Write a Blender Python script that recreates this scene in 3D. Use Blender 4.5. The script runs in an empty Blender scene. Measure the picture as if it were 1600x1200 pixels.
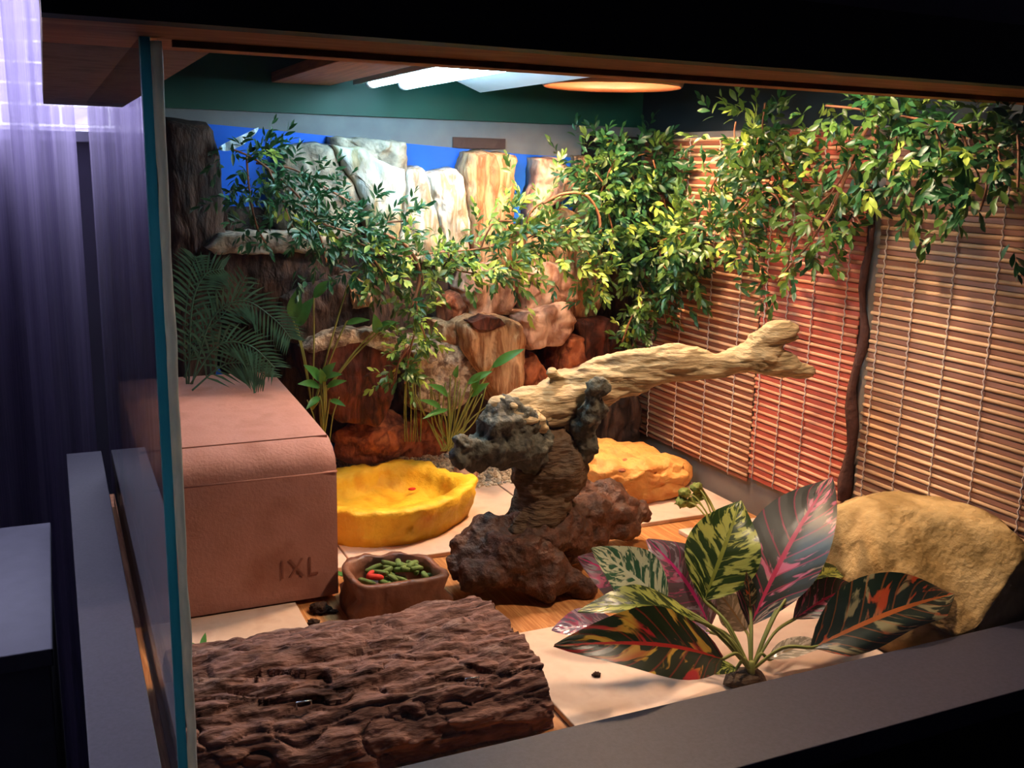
import bpy, bmesh, math, random
from mathutils import Vector, Matrix, noise
SC = bpy.context.scene
COL = SC.collection
# ------------------------------------------------------------------ camera, light, exposure
CAMPOS = Vector((0, 0, .5)); FPX = 1566.5
CX = Vector((.91007, -.41385, .02242)); CD = Vector((-.06860, -.20376, -.97661)); CF = Vector((.40874, .88725, -.21383))
cam = bpy.data.cameras.new('camera'); camo = bpy.data.objects.new('camera', cam); COL.objects.link(camo)
cam.sensor_width = 36; cam.lens = FPX / 1600 * 36; cam.clip_start = .02; cam.clip_end = 60
mw = Matrix.Identity(4)
for i in range(3):
    mw[i][0] = CX[i]; mw[i][1] = -CD[i]; mw[i][2] = -CF[i]; mw[i][3] = CAMPOS[i]
camo.matrix_world = mw
SC.camera = camo
SC.view_settings.view_transform = 'Standard'; SC.view_settings.look = 'None'
SC.view_settings.gamma = 1; SC.view_settings.use_curve_mapping = False
SC.view_settings.exposure = 0.0
w = bpy.data.worlds.new('daylight'); SC.world = w; w.use_nodes = True
bg = w.node_tree.nodes['Background']; bg.inputs[0].default_value = (.78, .78, 1.0, 1); bg.inputs[1].default_value = 14.0
try:
    SC.cycles.max_bounces = 9; SC.cycles.transparent_max_bounces = 24; SC.cycles.sample_clamp_indirect = 4
    SC.cycles.caustics_reflective = False; SC.cycles.caustics_refractive = False
    SC.cycles.use_denoising = True
except Exception: pass
# daylight enters by the window: guide the sky sampling with a portal in its opening
pl = bpy.data.lights.new('window_portal', 'AREA'); pl.shape = 'RECTANGLE'; pl.size = 2.0; pl.size_y = 1.0
pl.cycles.is_portal = True
po = bpy.data.objects.new('window_portal', pl); COL.objects.link(po); po.location = (-.45, 2.16, 1.04); po.rotation_euler = (math.radians(-90), 0, 0)

HEAT = (.70, 1.22)          # heat lamp, centre
HEAT_W = 108.0; TUBE_E = 50.0; FILL_W = 11.0

# ------------------------------------------------------------------ helpers
def at(px, py, ax, v):
    d = CX * ((px - 800) / FPX) + CD * ((py - 600) / FPX) + CF
    t = (v - CAMPOS[ax]) / d[ax]
    return CAMPOS + d * t
def AX(px, py, v): return at(px, py, 0, v)
def AY(px, py, v): return at(px, py, 1, v)
def AZ(px, py, v): return at(px, py, 2, v)
def mpp(p): return (Vector(p) - CAMPOS).dot(CF) / FPX          # metres per pixel at a point
def lin(h):
    h = h.lstrip('#'); r = []
    for i in (0, 2, 4):
        v = int(h[i:i+2], 16) / 255
        r.append(v / 12.92 if v <= .04045 else ((v + .055) / 1.055) ** 2.4)
    return (*r, 1)
WL = {}
def wloc(o): return WL.get(o.name, Vector((0, 0, 0)))
def tag(o, label=None, cat=None, group=None, kind=None):
    if label: o['label'] = label
    if cat: o['category'] = cat
    if group: o['group'] = group
    if kind: o['kind'] = kind
    return o
def empty(name, loc, label=None, cat=None, group=None, kind=None):
    o = bpy.data.objects.new(name, None); COL.objects.link(o); o.location = loc; o.empty_display_size = .02
    WL[o.name] = Vector(loc)
    return tag(o, label, cat, group, kind)
def ob(name, vf, mat, parent=None, smooth=True, uv=None, kind=None):
    vs, fs = vf
    mn = Vector((min(v[0] for v in vs), min(v[1] for v in vs), min(v[2] for v in vs)))
    mx = Vector((max(v[0] for v in vs), max(v[1] for v in vs), max(v[2] for v in vs)))
    o3 = Vector(((mn.x + mx.x) / 2, (mn.y + mx.y) / 2, mn.z))
    me = bpy.data.meshes.new(name)
    me.from_pydata([(v[0] - o3.x, v[1] - o3.y, v[2] - o3.z) for v in vs], [], fs)
    if smooth: me.polygons.foreach_set('use_smooth', [True] * len(me.polygons))
    if uv:
        l = me.uv_layers.new(name='UVMap')
        for lp in me.loops: l.data[lp.index].uv = uv[lp.vertex_index]
    for m in (mat if isinstance(mat, (list, tuple)) else [mat]): me.materials.append(m)
    me.update()
    o = bpy.data.objects.new(name, me); COL.objects.link(o)
    WL[o.name] = o3
    if parent is not None:
        o.parent = parent; o.location = o3 - wloc(parent)
    else: o.location = o3
    if kind: o['kind'] = kind
    return o
def inst(name, me, M, parent=None):
    o = bpy.data.objects.new(name, me); COL.objects.link(o)
    if parent is not None:
        o.parent = parent; o.matrix_local = Matrix.Translation(-wloc(parent)) @ M
    else: o.matrix_local = M
    WL[o.name] = M.translation.copy()
    return o
def mesh(name, vf, mat, smooth=True, uv=None):
    me = bpy.data.meshes.new(name); me.from_pydata([tuple(v) for v in vf[0]], [], vf[1])
    if smooth: me.polygons.foreach_set('use_smooth', [True] * len(me.polygons))
    if uv:
        l = me.uv_layers.new(name='UVMap')
        for lp in me.loops: l.data[lp.index].uv = uv[lp.vertex_index]
    me.materials.append(mat); me.update(); return me
def join(*vfs):
    V, F = [], []
    for vs, fs in vfs:
        n = len(V); V += list(vs); F += [tuple(i + n for i in f) for f in fs]
    return V, F
def box(x0, x1, y0, y1, z0, z1, bev=0, seg=2):
    bm = bmesh.new(); bmesh.ops.create_cube(bm, size=1)
    for v in bm.verts:
        v.co = Vector((x0 if v.co.x < 0 else x1, y0 if v.co.y < 0 else y1, z0 if v.co.z < 0 else z1))
    if bev: bmesh.ops.bevel(bm, geom=list(bm.edges), offset=bev, segments=seg, profile=.5, affect='EDGES')
    return frombm(bm)
def frombm(bm):
    bm.verts.index_update()
    r = ([tuple(v.co) for v in bm.verts], [tuple(v.index for v in f.verts) for f in bm.faces]); bm.free(); return r
def tube(pts, rad, n=8, cap=True, wob=0, seed=0):
    pts = [Vector(p) for p in pts]; V, F = [], []
    if not isinstance(rad, (list, tuple)): rad = [rad] * len(pts)
    up = Vector((0, 0, 1)); side = None
    for i, p in enumerate(pts):
        t = (pts[min(i + 1, len(pts) - 1)] - pts[max(i - 1, 0)]).normalized()
        if side is None:
            side = t.cross(up)
            if side.length < .1: side = t.cross(Vector((1, 0, 0)))
        side = (side - t * side.dot(t)).normalized(); b = t.cross(side)
        for k in range(n):
            a = 2 * math.pi * k / n; r = rad[i]
            q = side * math.cos(a) + b * math.sin(a)
            if wob: r *= 1 + wob * noise.noise(p * 60 + q * 2 + Vector((seed, 0, 0)))
            V.append(p + q * r)
    for i in range(len(pts) - 1):
        for k in range(n):
            a, c = i * n + k, i * n + (k + 1) % n
            F.append((a, c, c + n, a + n))
    if cap: F.append(tuple(reversed(range(n)))); F.append(tuple(range((len(pts) - 1) * n, len(pts) * n)))
    return V, F
def spline(pts, n=6):
    P = [Vector(p) for p in pts]; out = []
    for i in range(len(P) - 1):
        a, b, c, d = P[max(i - 1, 0)], P[i], P[i + 1], P[min(i + 2, len(P) - 1)]
        for k in range(n):
            t = k / n
            out.append(.5 * ((2 * b) + (c - a) * t + (2 * a - 5 * b + 4 * c - d) * t * t + (3 * b - a - 3 * c + d) * t ** 3))
    out.append(P[-1]); return out
def fbm(p, o=4):
    s, a = 0, 1
    for _ in range(o):
        s += a * noise.noise(p); p = p * 2.07; a *= .5
    return s
def blob(c, r, amp=.15, freq=1.6, sub=4, seed=0, flat=None, squash=None, faces=0, power=2):
    bm = bmesh.new(); bmesh.ops.create_icosphere(bm, subdivisions=sub, radius=1)
    rnd = random.Random(seed)
    cuts = [(Vector((rnd.uniform(-1, 1), rnd.uniform(-1, 1), rnd.uniform(-.4, 1))).normalized(), rnd.uniform(.62, .9)) for _ in range(faces)]
    so = Vector((seed * 3.1, seed * 1.7, seed * .9))
    for v in bm.verts:
        d = v.co.normalized()
        if power != 2:
            k = (abs(d.x) ** power + abs(d.y) ** power + abs(d.z) ** power) ** (-1 / power); d = d * k
        p = d.copy()
        for n_, h in cuts:
            e = p.dot(n_)
            if e > h: p -= n_ * (e - h) * .92
        p = p * (1 + amp * fbm(d * freq + so))
        q = Vector((c[0] + p.x * r[0], c[1] + p.y * r[1], c[2] + p.z * r[2]))
        if flat is not None and q.z < flat: q.z = flat
        v.co = q
    return frombm(bm)
def relief(outline, Y, depth=.05, bulge=.018, amp=.004, seed=0, n=84, rough=.003):
    """a rock whose front outline (given as picture points) stands at distance Y; it is a solid reaching back by depth"""
    P = [AY(x, y, Y) for x, y in outline]
    # resample
    L = [0]
    for i in range(len(P)): L.append(L[-1] + (P[(i + 1) % len(P)] - P[i]).length)
    Q = []
    for k in range(n):
        s = L[-1] * k / n
        for i in range(len(P)):
            if L[i] <= s <= L[i + 1]:
                t = (s - L[i]) / max(1e-9, L[i + 1] - L[i]); Q.append(P[i].lerp(P[(i + 1) % len(P)], t)); break
    c = sum(Q, Vector()) / len(Q); so = Vector((seed * 2.3, seed * 1.1, seed * .7))
    V, F = [], []
    rings = [(1.03, -depth), (1.0, -depth * .3), (.995, -.002), (.985, .25), (.955, .55), (.91, .72), (.84, .82), (.76, .88), (.67, .92), (.57, .95), (.46, .97), (.34, 1.0), (.22, 1.0), (.1, 1.0)]
    def hgt(p):
        q = Vector((p.x, 0, p.z * .7)) * (1 / max(.02, (L[-1] * .16))) * 1.6 + so
        dd, _ = noise.voronoi(q); f = min(1, (dd[1] - dd[0]) * 2.2)
        return (f - .6) * amp * 1.5 + fbm(p * 42 + so, 5) * amp
    for s, b in rings:
        for q in Q:
            p = c + (q - c) * s
            jx = fbm(p * 60 + so, 3) * rough; jz = fbm(p * 60 + so + Vector((9, 9, 9)), 3) * rough
            y = Y - (b if b < 0 else b * bulge) - (hgt(p) if b > 0 else 0)
            V.append(Vector((p.x + jx, y, p.z + jz)))
    V.append(Vector((c.x, Y - bulge - hgt(c), c.z)))
    m = len(rings)
    for i in range(m - 1):
        for k in range(n):
            a, b2 = i * n + k, i * n + (k + 1) % n
            F.append((a, b2, b2 + n, a + n))
    for k in range(n): F.append(((m - 1) * n + k, (m - 1) * n + (k + 1) % n, m * n))
    F.append(tuple(reversed(range(n))))
    return V, F
def remesh(vf, voxel, disp=0, freq=30, seed=0, stretch=None, smooth=2):
    me = bpy.data.meshes.new('tmp'); me.from_pydata([tuple(v) for v in vf[0]], [], vf[1]); me.update()
    o = bpy.data.objects.new('tmp', me); COL.objects.link(o)
    m = o.modifiers.new('r', 'REMESH'); m.mode = 'VOXEL'; m.voxel_size = voxel
    if smooth:
        s = o.modifiers.new('s', 'SMOOTH'); s.iterations = smooth; s.factor = .5
    dg = bpy.context.evaluated_depsgraph_get(); e = o.evaluated_get(dg); m2 = e.to_mesh()
    V = [v.co.copy() for v in m2.vertices]; N = [v.normal.copy() for v in m2.vertices]
    F = [tuple(p.vertices) for p in m2.polygons]
    e.to_mesh_clear(); bpy.data.objects.remove(o); bpy.data.meshes.remove(me)
    if disp:
        so = Vector((seed, seed * .3, 0))
        for i, v in enumerate(V):
            p = Vector(v)
            if stretch: p = Vector((p.x * stretch[0], p.y * stretch[1], p.z * stretch[2]))
            V[i] = v + N[i] * disp * fbm(p * freq + so, 4)
    return V, F

# ------------------------------------------------------------------ materials
def newmat(name):
    m = bpy.data.materials.new(name); m.use_nodes = True; nt = m.node_tree
    return m, nt, nt.nodes['Principled BSDF'], nt.nodes['Material Output']
def ramp(nt, cols, pos=None, interp='LINEAR'):
    r = nt.nodes.new('ShaderNodeValToRGB'); e = r.color_ramp.elements; r.color_ramp.interpolation = interp
    pos = pos or [.25 + .5 * i / max(1, len(cols) - 1) for i in range(len(cols))]
    while len(e) < len(cols): e.new(.5)
    for i, c in enumerate(cols): e[i].position = pos[i]; e[i].color = lin(c)
    return r
def pm(name, cols, scale=10, stretch=(1, 1, 1), rough=.6, bump=.3, bdist=.003, detail=6, pos=None, spec=.3, bscale=None, trans=0, coords='Object', dist=0, metal=0, rot=(0, 0, 0)):
    bscale = (bscale or scale * 1.7) * 1.7; scale = scale * 1.8 if scale < 100 else scale; bdist = bdist * 2.6
    m, nt, b, out = newmat(name); L = nt.links
    tc = nt.nodes.new('ShaderNodeTexCoord'); mp = nt.nodes.new('ShaderNodeMapping'); mp.inputs['Scale'].default_value = stretch; mp.inputs['Rotation'].default_value = rot
    L.new(tc.outputs[coords], mp.inputs[0])
    b.inputs['Roughness'].default_value = rough; b.inputs['Specular IOR Level'].default_value = spec; b.inputs['Metallic'].default_value = metal
    if len(cols) == 1:
        b.inputs['Base Color'].default_value = lin(cols[0]); csock = None
    else:
        n = nt.nodes.new('ShaderNodeTexNoise'); n.inputs['Scale'].default_value = scale; n.inputs['Detail'].default_value = detail; n.inputs['Distortion'].default_value = dist
        L.new(mp.outputs[0], n.inputs['Vector'])
        r = ramp(nt, cols, pos); L.new(n.outputs[0], r.inputs[0]); L.new(r.outputs[0], b.inputs['Base Color']); csock = r.outputs[0]
    if bump:
        n2 = nt.nodes.new('ShaderNodeTexNoise'); n2.inputs['Scale'].default_value = bscale; n2.inputs['Detail'].default_value = 8
        L.new(mp.outputs[0], n2.inputs['Vector'])
        bp = nt.nodes.new('ShaderNodeBump'); bp.inputs['Strength'].default_value = bump; bp.inputs['Distance'].default_value = bdist
        L.new(n2.outputs[0], bp.inputs['Height']); L.new(bp.outputs[0], b.inputs['Normal'])
    if trans:
        t = nt.nodes.new('ShaderNodeBsdfTranslucent'); mx = nt.nodes.new('ShaderNodeMixShader'); mx.inputs[0].default_value = trans
        if csock: L.new(csock, t.inputs[0])
        else: t.inputs[0].default_value = lin(cols[0])
        L.new(b.outputs[0], mx.inputs[1]); L.new(t.outputs[0], mx.inputs[2]); L.new(mx.outputs[0], out.inputs[0])
    return m
def emit(name, col, s):
    m, nt, b, out = newmat(name); e = nt.nodes.new('ShaderNodeEmission'); e.inputs[0].default_value = col; e.inputs[1].default_value = s
    nt.links.new(e.outputs[0], out.inputs[0]); return m
def glassmat(name, tint=(.985, .995, .99, 1), ior=1.5):
    m, nt, b, out = newmat(name); L = nt.links
    t = nt.nodes.new('ShaderNodeBsdfTransparent'); t.inputs[0].default_value = tint
    g = nt.nodes.new('ShaderNodeBsdfGlossy'); g.inputs['Roughness'].default_value = .0
    fr = nt.nodes.new('ShaderNodeFresnel'); ge = nt.nodes.new('ShaderNodeNewGeometry'); mr = nt.nodes.new('ShaderNodeMapRange')
    mr.inputs[3].default_value = ior; mr.inputs[4].default_value = 1 / ior      # the far face of a pane reflects as the near one does
    L.new(ge.outputs['Backfacing'], mr.inputs[0]); L.new(mr.outputs[0], fr.inputs[0])
    mx = nt.nodes.new('ShaderNodeMixShader'); L.new(fr.outputs[0], mx.inputs[0]); L.new(t.outputs[0], mx.inputs[1]); L.new(g.outputs[0], mx.inputs[2])
    L.new(mx.outputs[0], out.inputs[0]); return m
def sheer(name, col, clear=.25):
    m, nt, b, out = newmat(name); L = nt.links
    t = nt.nodes.new('ShaderNodeBsdfTransparent'); tl = nt.nodes.new('ShaderNodeBsdfTranslucent'); df = nt.nodes.new('ShaderNodeBsdfDiffuse')
    tc = nt.nodes.new('ShaderNodeTexCoord'); mp = nt.nodes.new('ShaderNodeMapping'); mp.inputs['Scale'].default_value = (260, 260, 1.5)
    n = nt.nodes.new('ShaderNodeTexNoise'); n.inputs['Scale'].default_value = 1; n.inputs['Detail'].default_value = 3
    L.new(tc.outputs['Object'], mp.inputs[0]); L.new(mp.outputs[0], n.inputs['Vector'])
    a = lin(col); r = nt.nodes.new('ShaderNodeMapRange'); r.inputs[1].default_value = .3; r.inputs[2].default_value = .7; r.inputs[3].default_value = clear * .6; r.inputs[4].default_value = clear * 1.3
    L.new(n.outputs[0], r.inputs[0])
    tl.inputs[0].default_value = a; df.inputs[0].default_value = a
    m1 = nt.nodes.new('ShaderNodeMixShader'); m1.inputs[0].default_value = .5; L.new(df.outputs[0], m1.inputs[1]); L.new(tl.outputs[0], m1.inputs[2])
    m2 = nt.nodes.new('ShaderNodeMixShader'); L.new(r.outputs[0], m2.inputs[0]); L.new(m1.outputs[0], m2.inputs[1]); L.new(t.outputs[0], m2.inputs[2])
    L.new(m2.outputs[0], out.inputs[0]); return m
def croton(name, base, blotch, vein, sc=5, thr=.5, seed=0, veins=.5, blotch2=None, gloss=.32):
    m, nt, b, out = newmat(name); L = nt.links; N = nt.nodes
    def math_(op, a, b_=None):
        q = N.new('ShaderNodeMath'); q.operation = op
        for i, x in enumerate((a, b_)):
            if x is None: continue
            if isinstance(x, (int, float)): q.inputs[i].default_value = x
            else: L.new(x, q.inputs[i])
        return q.outputs[0]
    def mixc(f, a, c):
        q = N.new('ShaderNodeMix'); q.data_type = 'RGBA'; L.new(f, q.inputs[0])
        for s, x in ((6, a), (7, c)):
            if isinstance(x, tuple): q.inputs[s].default_value = x
            else: L.new(x, q.inputs[s])
        return q.outputs[2]
    uv = N.new('ShaderNodeUVMap'); sp = N.new('ShaderNodeSeparateXYZ'); L.new(uv.outputs[0], sp.inputs[0])
    u2 = math_('SUBTRACT', sp.outputs[0], .5); au = math_('MULTIPLY', math_('ABSOLUTE', u2), 2.0)
    sgn = math_('MULTIPLY', math_('SIGN', u2), 3.7)
    ww = math_('SUBTRACT', sp.outputs[1], math_('MULTIPLY', au, .22))
    cb = N.new('ShaderNodeCombineXYZ'); L.new(math_('MULTIPLY', ww, sc * 3.2), cb.inputs[0]); L.new(math_('MULTIPLY', au, sc * .42), cb.inputs[1]); L.new(math_('ADD', sgn, seed), cb.inputs[2])
    n = N.new('ShaderNodeTexNoise'); n.inputs['Scale'].default_value = 1; n.inputs['Detail'].default_value = 3; n.inputs['Distortion'].default_value = .6; L.new(cb.outputs[0], n.inputs['Vector'])
    mr = N.new('ShaderNodeMapRange'); mr.inputs[1].default_value = thr; mr.inputs[2].default_value = thr + .06; L.new(n.outputs[0], mr.inputs[0])
    bl = lin(blotch)
    if blotch2:
        n2 = N.new('ShaderNodeTexNoise'); n2.inputs['Scale'].default_value = .45; n2.inputs['Detail'].default_value = 1; L.new(cb.outputs[0], n2.inputs['Vector'])
        m3 = N.new('ShaderNodeMapRange'); m3.inputs[1].default_value = .46; m3.inputs[2].default_value = .54; L.new(n2.outputs[0], m3.inputs[0])
        bl = mixc(m3.outputs[0], lin(blotch), lin(blotch2))
    c = mixc(mr.outputs[0], lin(base), bl)
    fr = math_('ABSOLUTE', math_('SUBTRACT', math_('FRACT', math_('MULTIPLY', ww, 9)), .5))
    sv = math_('MULTIPLY', math_('LESS_THAN', fr, .055), veins)
    c = mixc(sv, c, lin(vein))
    mid = math_('LESS_THAN', au, .055); c = mixc(mid, c, lin(vein))
    L.new(c, b.inputs['Base Color']); b.inputs['Roughness'].default_value = gloss; b.inputs['Specular IOR Level'].default_value = .5
    bp = N.new('ShaderNodeBump'); bp.inputs['Strength'].default_value = .35; bp.inputs['Distance'].default_value = .001; L.new(fr, bp.inputs['Height']); L.new(bp.outputs[0], b.inputs['Normal'])
    t = N.new('ShaderNodeBsdfTranslucent'); mx = N.new('ShaderNodeMixShader'); mx.inputs[0].default_value = .28; L.new(c, t.inputs[0])
    L.new(b.outputs[0], mx.inputs[1]); L.new(t.outputs[0], mx.inputs[2]); L.new(mx.outputs[0], out.inputs[0])
    return m
def woodgrain(name, c1, c2, along='X', scale=60, rough=.5):
    st = {'X': (.06, 1, 1), 'Y': (1, .06, 1), 'Z': (1, 1, .06)}[along]
    return pm(name, [c1, c2, c1], scale=scale, stretch=st, rough=rough, bump=.12, bdist=.001, pos=[.35, .52, .66], dist=.6)

M = {}
M['lav'] = pm('grey_melamine', ['#302f3d', '#393846'], 300, rough=.55, bump=.1, bdist=.0004, pos=[.3, .7])
M['black'] = pm('black_board', ['#08090c', '#0d0e12'], 40, rough=.6, bump=.1, bdist=.0005)
M['under'] = pm('raw_timber_edge', ['#c98a60', '#ab6c48', '#d49a6e'], 40, stretch=(.15, 1, 1), rough=.7, bump=.2, bdist=.001)
M['overhang'] = pm('raw_board_underside', ['#6b5450', '#85706c', '#5c4644'], 14, rough=.8, bump=.2, bdist=.001)
M['floorwood'] = woodgrain('pine_floor', '#c98f57', '#a86a38', 'Y', 90, .55)
M['backpanel'] = pm('grey_back_panel', ['#6f7476', '#62666a'], 20, rough=.6, bump=.05)
M['teal'] = pm('green_painted_board', ['#08463a', '#073a30'], 12, rough=.5, bump=.05)
M['hood'] = pm('hood_lining', ['#585a60', '#474a50'], 12, rough=.6, bump=.05)
M['hoodwhite'] = pm('white_hood_lining', ['#dfe6ee', '#cfd8e2'], 12, rough=.3, bump=.2, bdist=.004)
M['sidepanel'] = pm('grey_side_panel', ['#7d746c', '#6c645e'], 14, rough=.6, bump=.1)
M['navy'] = pm('dark_navy_board', ['#0b1418', '#101a1f'], 12, rough=.6, bump=.05)
M['cornerdark'] = pm('corner_shade_board', ['#1c1512', '#261c18'], 14, rough=.8, bump=.2)
M['blue'] = pm('blue_sheet', ['#0d63d6', '#0a58c8'], 6, rough=.55, bump=0)
M['glass'] = glassmat('clear_glass')
M['glassedge'] = pm('green_glass_edge', ['#6fb0ba', '#5c9ca8', '#86c0c8'], 30, stretch=(1, 1, .1), rough=.15, bump=.1, spec=.6, trans=.75)
M['silicone'] = pm('milky_silicone', ['#e6e0d2', '#c4c8c4', '#f0ebe0'], 60, stretch=(1, 1, .2), rough=.45, bump=.4, bdist=.001, trans=.7)
M['tile'] = pm('cream_tile', ['#d8b7a0', '#e2c6b1', '#cfac96'], 22, rough=.5, bump=.12, bdist=.0006, spec=.35)
M['clay'] = pm('pink_clay', ['#a87566', '#b48173', '#9a6858'], 9, rough=.85, bump=.25, bdist=.0012, bscale=160, pos=[.3, .5, .7], spec=.15)
M['claydark'] = pm('clay_seam_letter_shade', ['#8d5b4c', '#7c4d40'], 20, rough=.9, bump=.1)
M['yellow'] = pm('yellow_resin', ['#f0b020', '#f8c636', '#e09418'], 14, rough=.55, bump=.5, bdist=.002, bscale=70, spec=.4)
M['hide'] = pm('sandy_resin', ['#d88a42', '#e6a75c', '#c97438'], 16, rough=.55, bump=.6, bdist=.002, bscale=80)
M['bowl'] = pm('brown_resin', ['#6f4433', '#83543f', '#5d3729'], 16, rough=.4, bump=.4, bdist=.0015, bscale=60, spec=.45)
M['pellet'] = pm('green_pellet', ['#566a34', '#6d7e42', '#465828'], 90, rough=.85, bump=.4, bdist=.0005)
M['redpellet'] = pm('red_pellet', ['#b8281e', '#cf3b2b'], 60, rough=.7, bump=.2, bdist=.0004)
M['root'] = pm('dark_root_wood', ['#2a1810', '#5a3624', '#3d2519', '#6b4630'], 18, rough=.6, bump=.9, bdist=.004, bscale=45, pos=[.3, .45, .55, .75], spec=.4)
M['trunk'] = pm('grained_trunk_wood', ['#352619', '#5c4630', '#443222'], 30, stretch=(.5, .5, 2), rough=.7, bump=.9, bdist=.003, bscale=70)
M['branch'] = pm('weathered_pale_wood', ['#6b5a42', '#b39c76', '#92805e', '#4d4232'], 34, stretch=(.35, .5, 1.6), rough=.75, bump=.9, bdist=.003, bscale=60, pos=[.28, .45, .6, .75])
M['dusk'] = pm('dark_greenish_wood', ['#33342c', '#575447', '#24241f', '#6d6653'], 22, rough=.7, bump=.9, bdist=.004, pos=[.3, .5, .6, .8])
M['bark'] = pm('pine_bark', ['#33221d', '#8d6a60', '#5c423b', '#a88a80'], 22, stretch=(.3, 1, 1), rough=.9, bump=1.0, bdist=.004, bscale=50, pos=[.3, .48, .56, .75], spec=.1)
M['staple'] = pm('steel_staple', ['#c8d0d6'], rough=.25, bump=0, metal=1)
M['boulder'] = pm('sandstone_boulder', ['#a98a58', '#8f7344', '#bfa06c', '#7d6a44'], 9, rough=.8, bump=.8, bdist=.003, bscale=40, pos=[.3, .45, .6, .78])
M['string'] = pm('pale_cord', ['#d8ccc8', '#b9a8a4'], 200, rough=.8, bump=.2, bdist=.0003)
M['felt'] = pm('dark_fabric', ['#5a3a32', '#3c2622'], 60, rough=.95, bump=.4)
M['twig'] = pm('brown_plastic_twig', ['#6e4630', '#85583c'], 40, rough=.6, bump=.3, bdist=.0005)
M['leafA'] = pm('dark_garland_leaf', ['#183c20', '#28552e', '#1f4927'], 30, rough=.4, bump=0, trans=.25, spec=.5)
M['leafB'] = pm('olive_garland_leaf', ['#34501f', '#4d6c2c', '#405d28'], 30, rough=.4, bump=0, trans=.3, spec=.5)
M['leafC'] = pm('lime_garland_leaf', ['#98b84a', '#b4cc5c', '#84a440'], 30, rough=.4, bump=0, trans=.4, spec=.5)
M['leafD'] = pm('fresh_green_leaf', ['#3f7d35', '#57984a', '#34702d'], 20, rough=.4, bump=0, trans=.35, spec=.5)
M['palm'] = pm('grey_green_palm', ['#1f3d2b', '#3a5f45', '#2b4c37'], 30, rough=.45, bump=0, trans=.2, spec=.5)
M['grass'] = pm('green_stem', ['#7d8440', '#969650'], 20, rough=.5, bump=0, trans=.2)
M['gravel'] = pm('pale_gravel', ['#cdb89c', '#a8957e', '#e6d6bc', '#8a8680'], 55, rough=.8, bump=.2, pos=[.35, .45, .55, .65], detail=1)
def rockmat(name, cols, st=(1, 1, .25), scale=30, bump=.9): return pm(name, cols, scale, stretch=st, rough=.78, bump=bump, bdist=.004, bscale=scale * 1.4, dist=.5)
M['rkgrey'] = rockmat('grey_tan_rock', ['#8a8272', '#b3aa98', '#6f6a60', '#9c8f78'], (1, 1, 1), 18)
M['rkwhite'] = rockmat('white_streaked_rock', ['#c9c3b4', '#e8e4da', '#a58f74', '#d8d0c0'], (1, 1, .22), 34)
M['rkblue'] = rockmat('pale_blue_rock', ['#9fb0b4', '#c3ccc9', '#8a8468', '#b09e7c'], (1, 1, .4), 18)
M['rktan'] = rockmat('tan_petrified_wood', ['#a87850', '#d0a47c', '#8d5c3a', '#c08e64'], (1, 1, .12), 46)
M['rkpink'] = rockmat('pinkish_rock', ['#b58a74', '#d3ab94', '#8f6452', '#c69a82'], (1, 1, .5), 22)
M['rkred'] = rockmat('red_brown_rock', ['#8a4a30', '#a8623f', '#6b3522', '#b5774f'], (1, 1, .7), 26)
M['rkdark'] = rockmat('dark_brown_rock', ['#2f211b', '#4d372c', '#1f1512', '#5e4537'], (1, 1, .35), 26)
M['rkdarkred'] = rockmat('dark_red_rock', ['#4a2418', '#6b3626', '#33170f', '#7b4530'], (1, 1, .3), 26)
M['rktop'] = rockmat('crusted_rock', ['#a08268', '#c9b29a', '#6b5344', '#8d6f58'], (1, 1, 1), 40)
M['wall'] = pm('room_plaster', ['#7a7684', '#74707e'], 5, rough=.9, bump=.05)
M['carpet'] = pm('dark_carpet', ['#15151a', '#1d1d24'], 80, rough=1, bump=.2)
M['cab'] = pm('white_laminate', ['#70707e', '#686876'], 20, rough=.6, bump=.05)
M['curtain'] = sheer('lavender_sheer', '#a79cc0', .34)
M['frame'] = pm('white_window_frame', ['#cfd0d6'], rough=.5, bump=0)
M['brickout'] = pm('pale_brick', ['#6e687c', '#615a70', '#7a7488'], 6, rough=.9, bump=.3)
M['mortar'] = pm('white_mortar', ['#c9c6d0'], rough=.9, bump=0)
M['dome'] = pm('copper_reflector', ['#5a321c', '#4d2a18'], 20, rough=.35, bump=0, spec=.5)
M['plank'] = woodgrain('orange_pine_plank', '#b06f42', '#8c522d', 'Y', 60, .6)
M['alu'] = pm('white_enamel', ['#e4e9ee'], rough=.25, bump=0, spec=.5)
M['tape'] = pm('clear_tape', ['#cfe4ee', '#a9c6d4'], 40, rough=.1, bump=.6, bdist=.002, spec=.9)
M['darktape'] = pm('dark_tape', ['#2a1d20', '#3a2a2c'], 20, rough=.4, bump=.2)
M['dirt'] = pm('dark_soil', ['#1a100b', '#3a2417', '#24160f'], 120, rough=1, bump=.6, bdist=.002)
M['seed'] = pm('dried_seed', ['#8a9a4a', '#6d7a38', '#a8a860'], 80, rough=.8, bump=.3)

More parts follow.
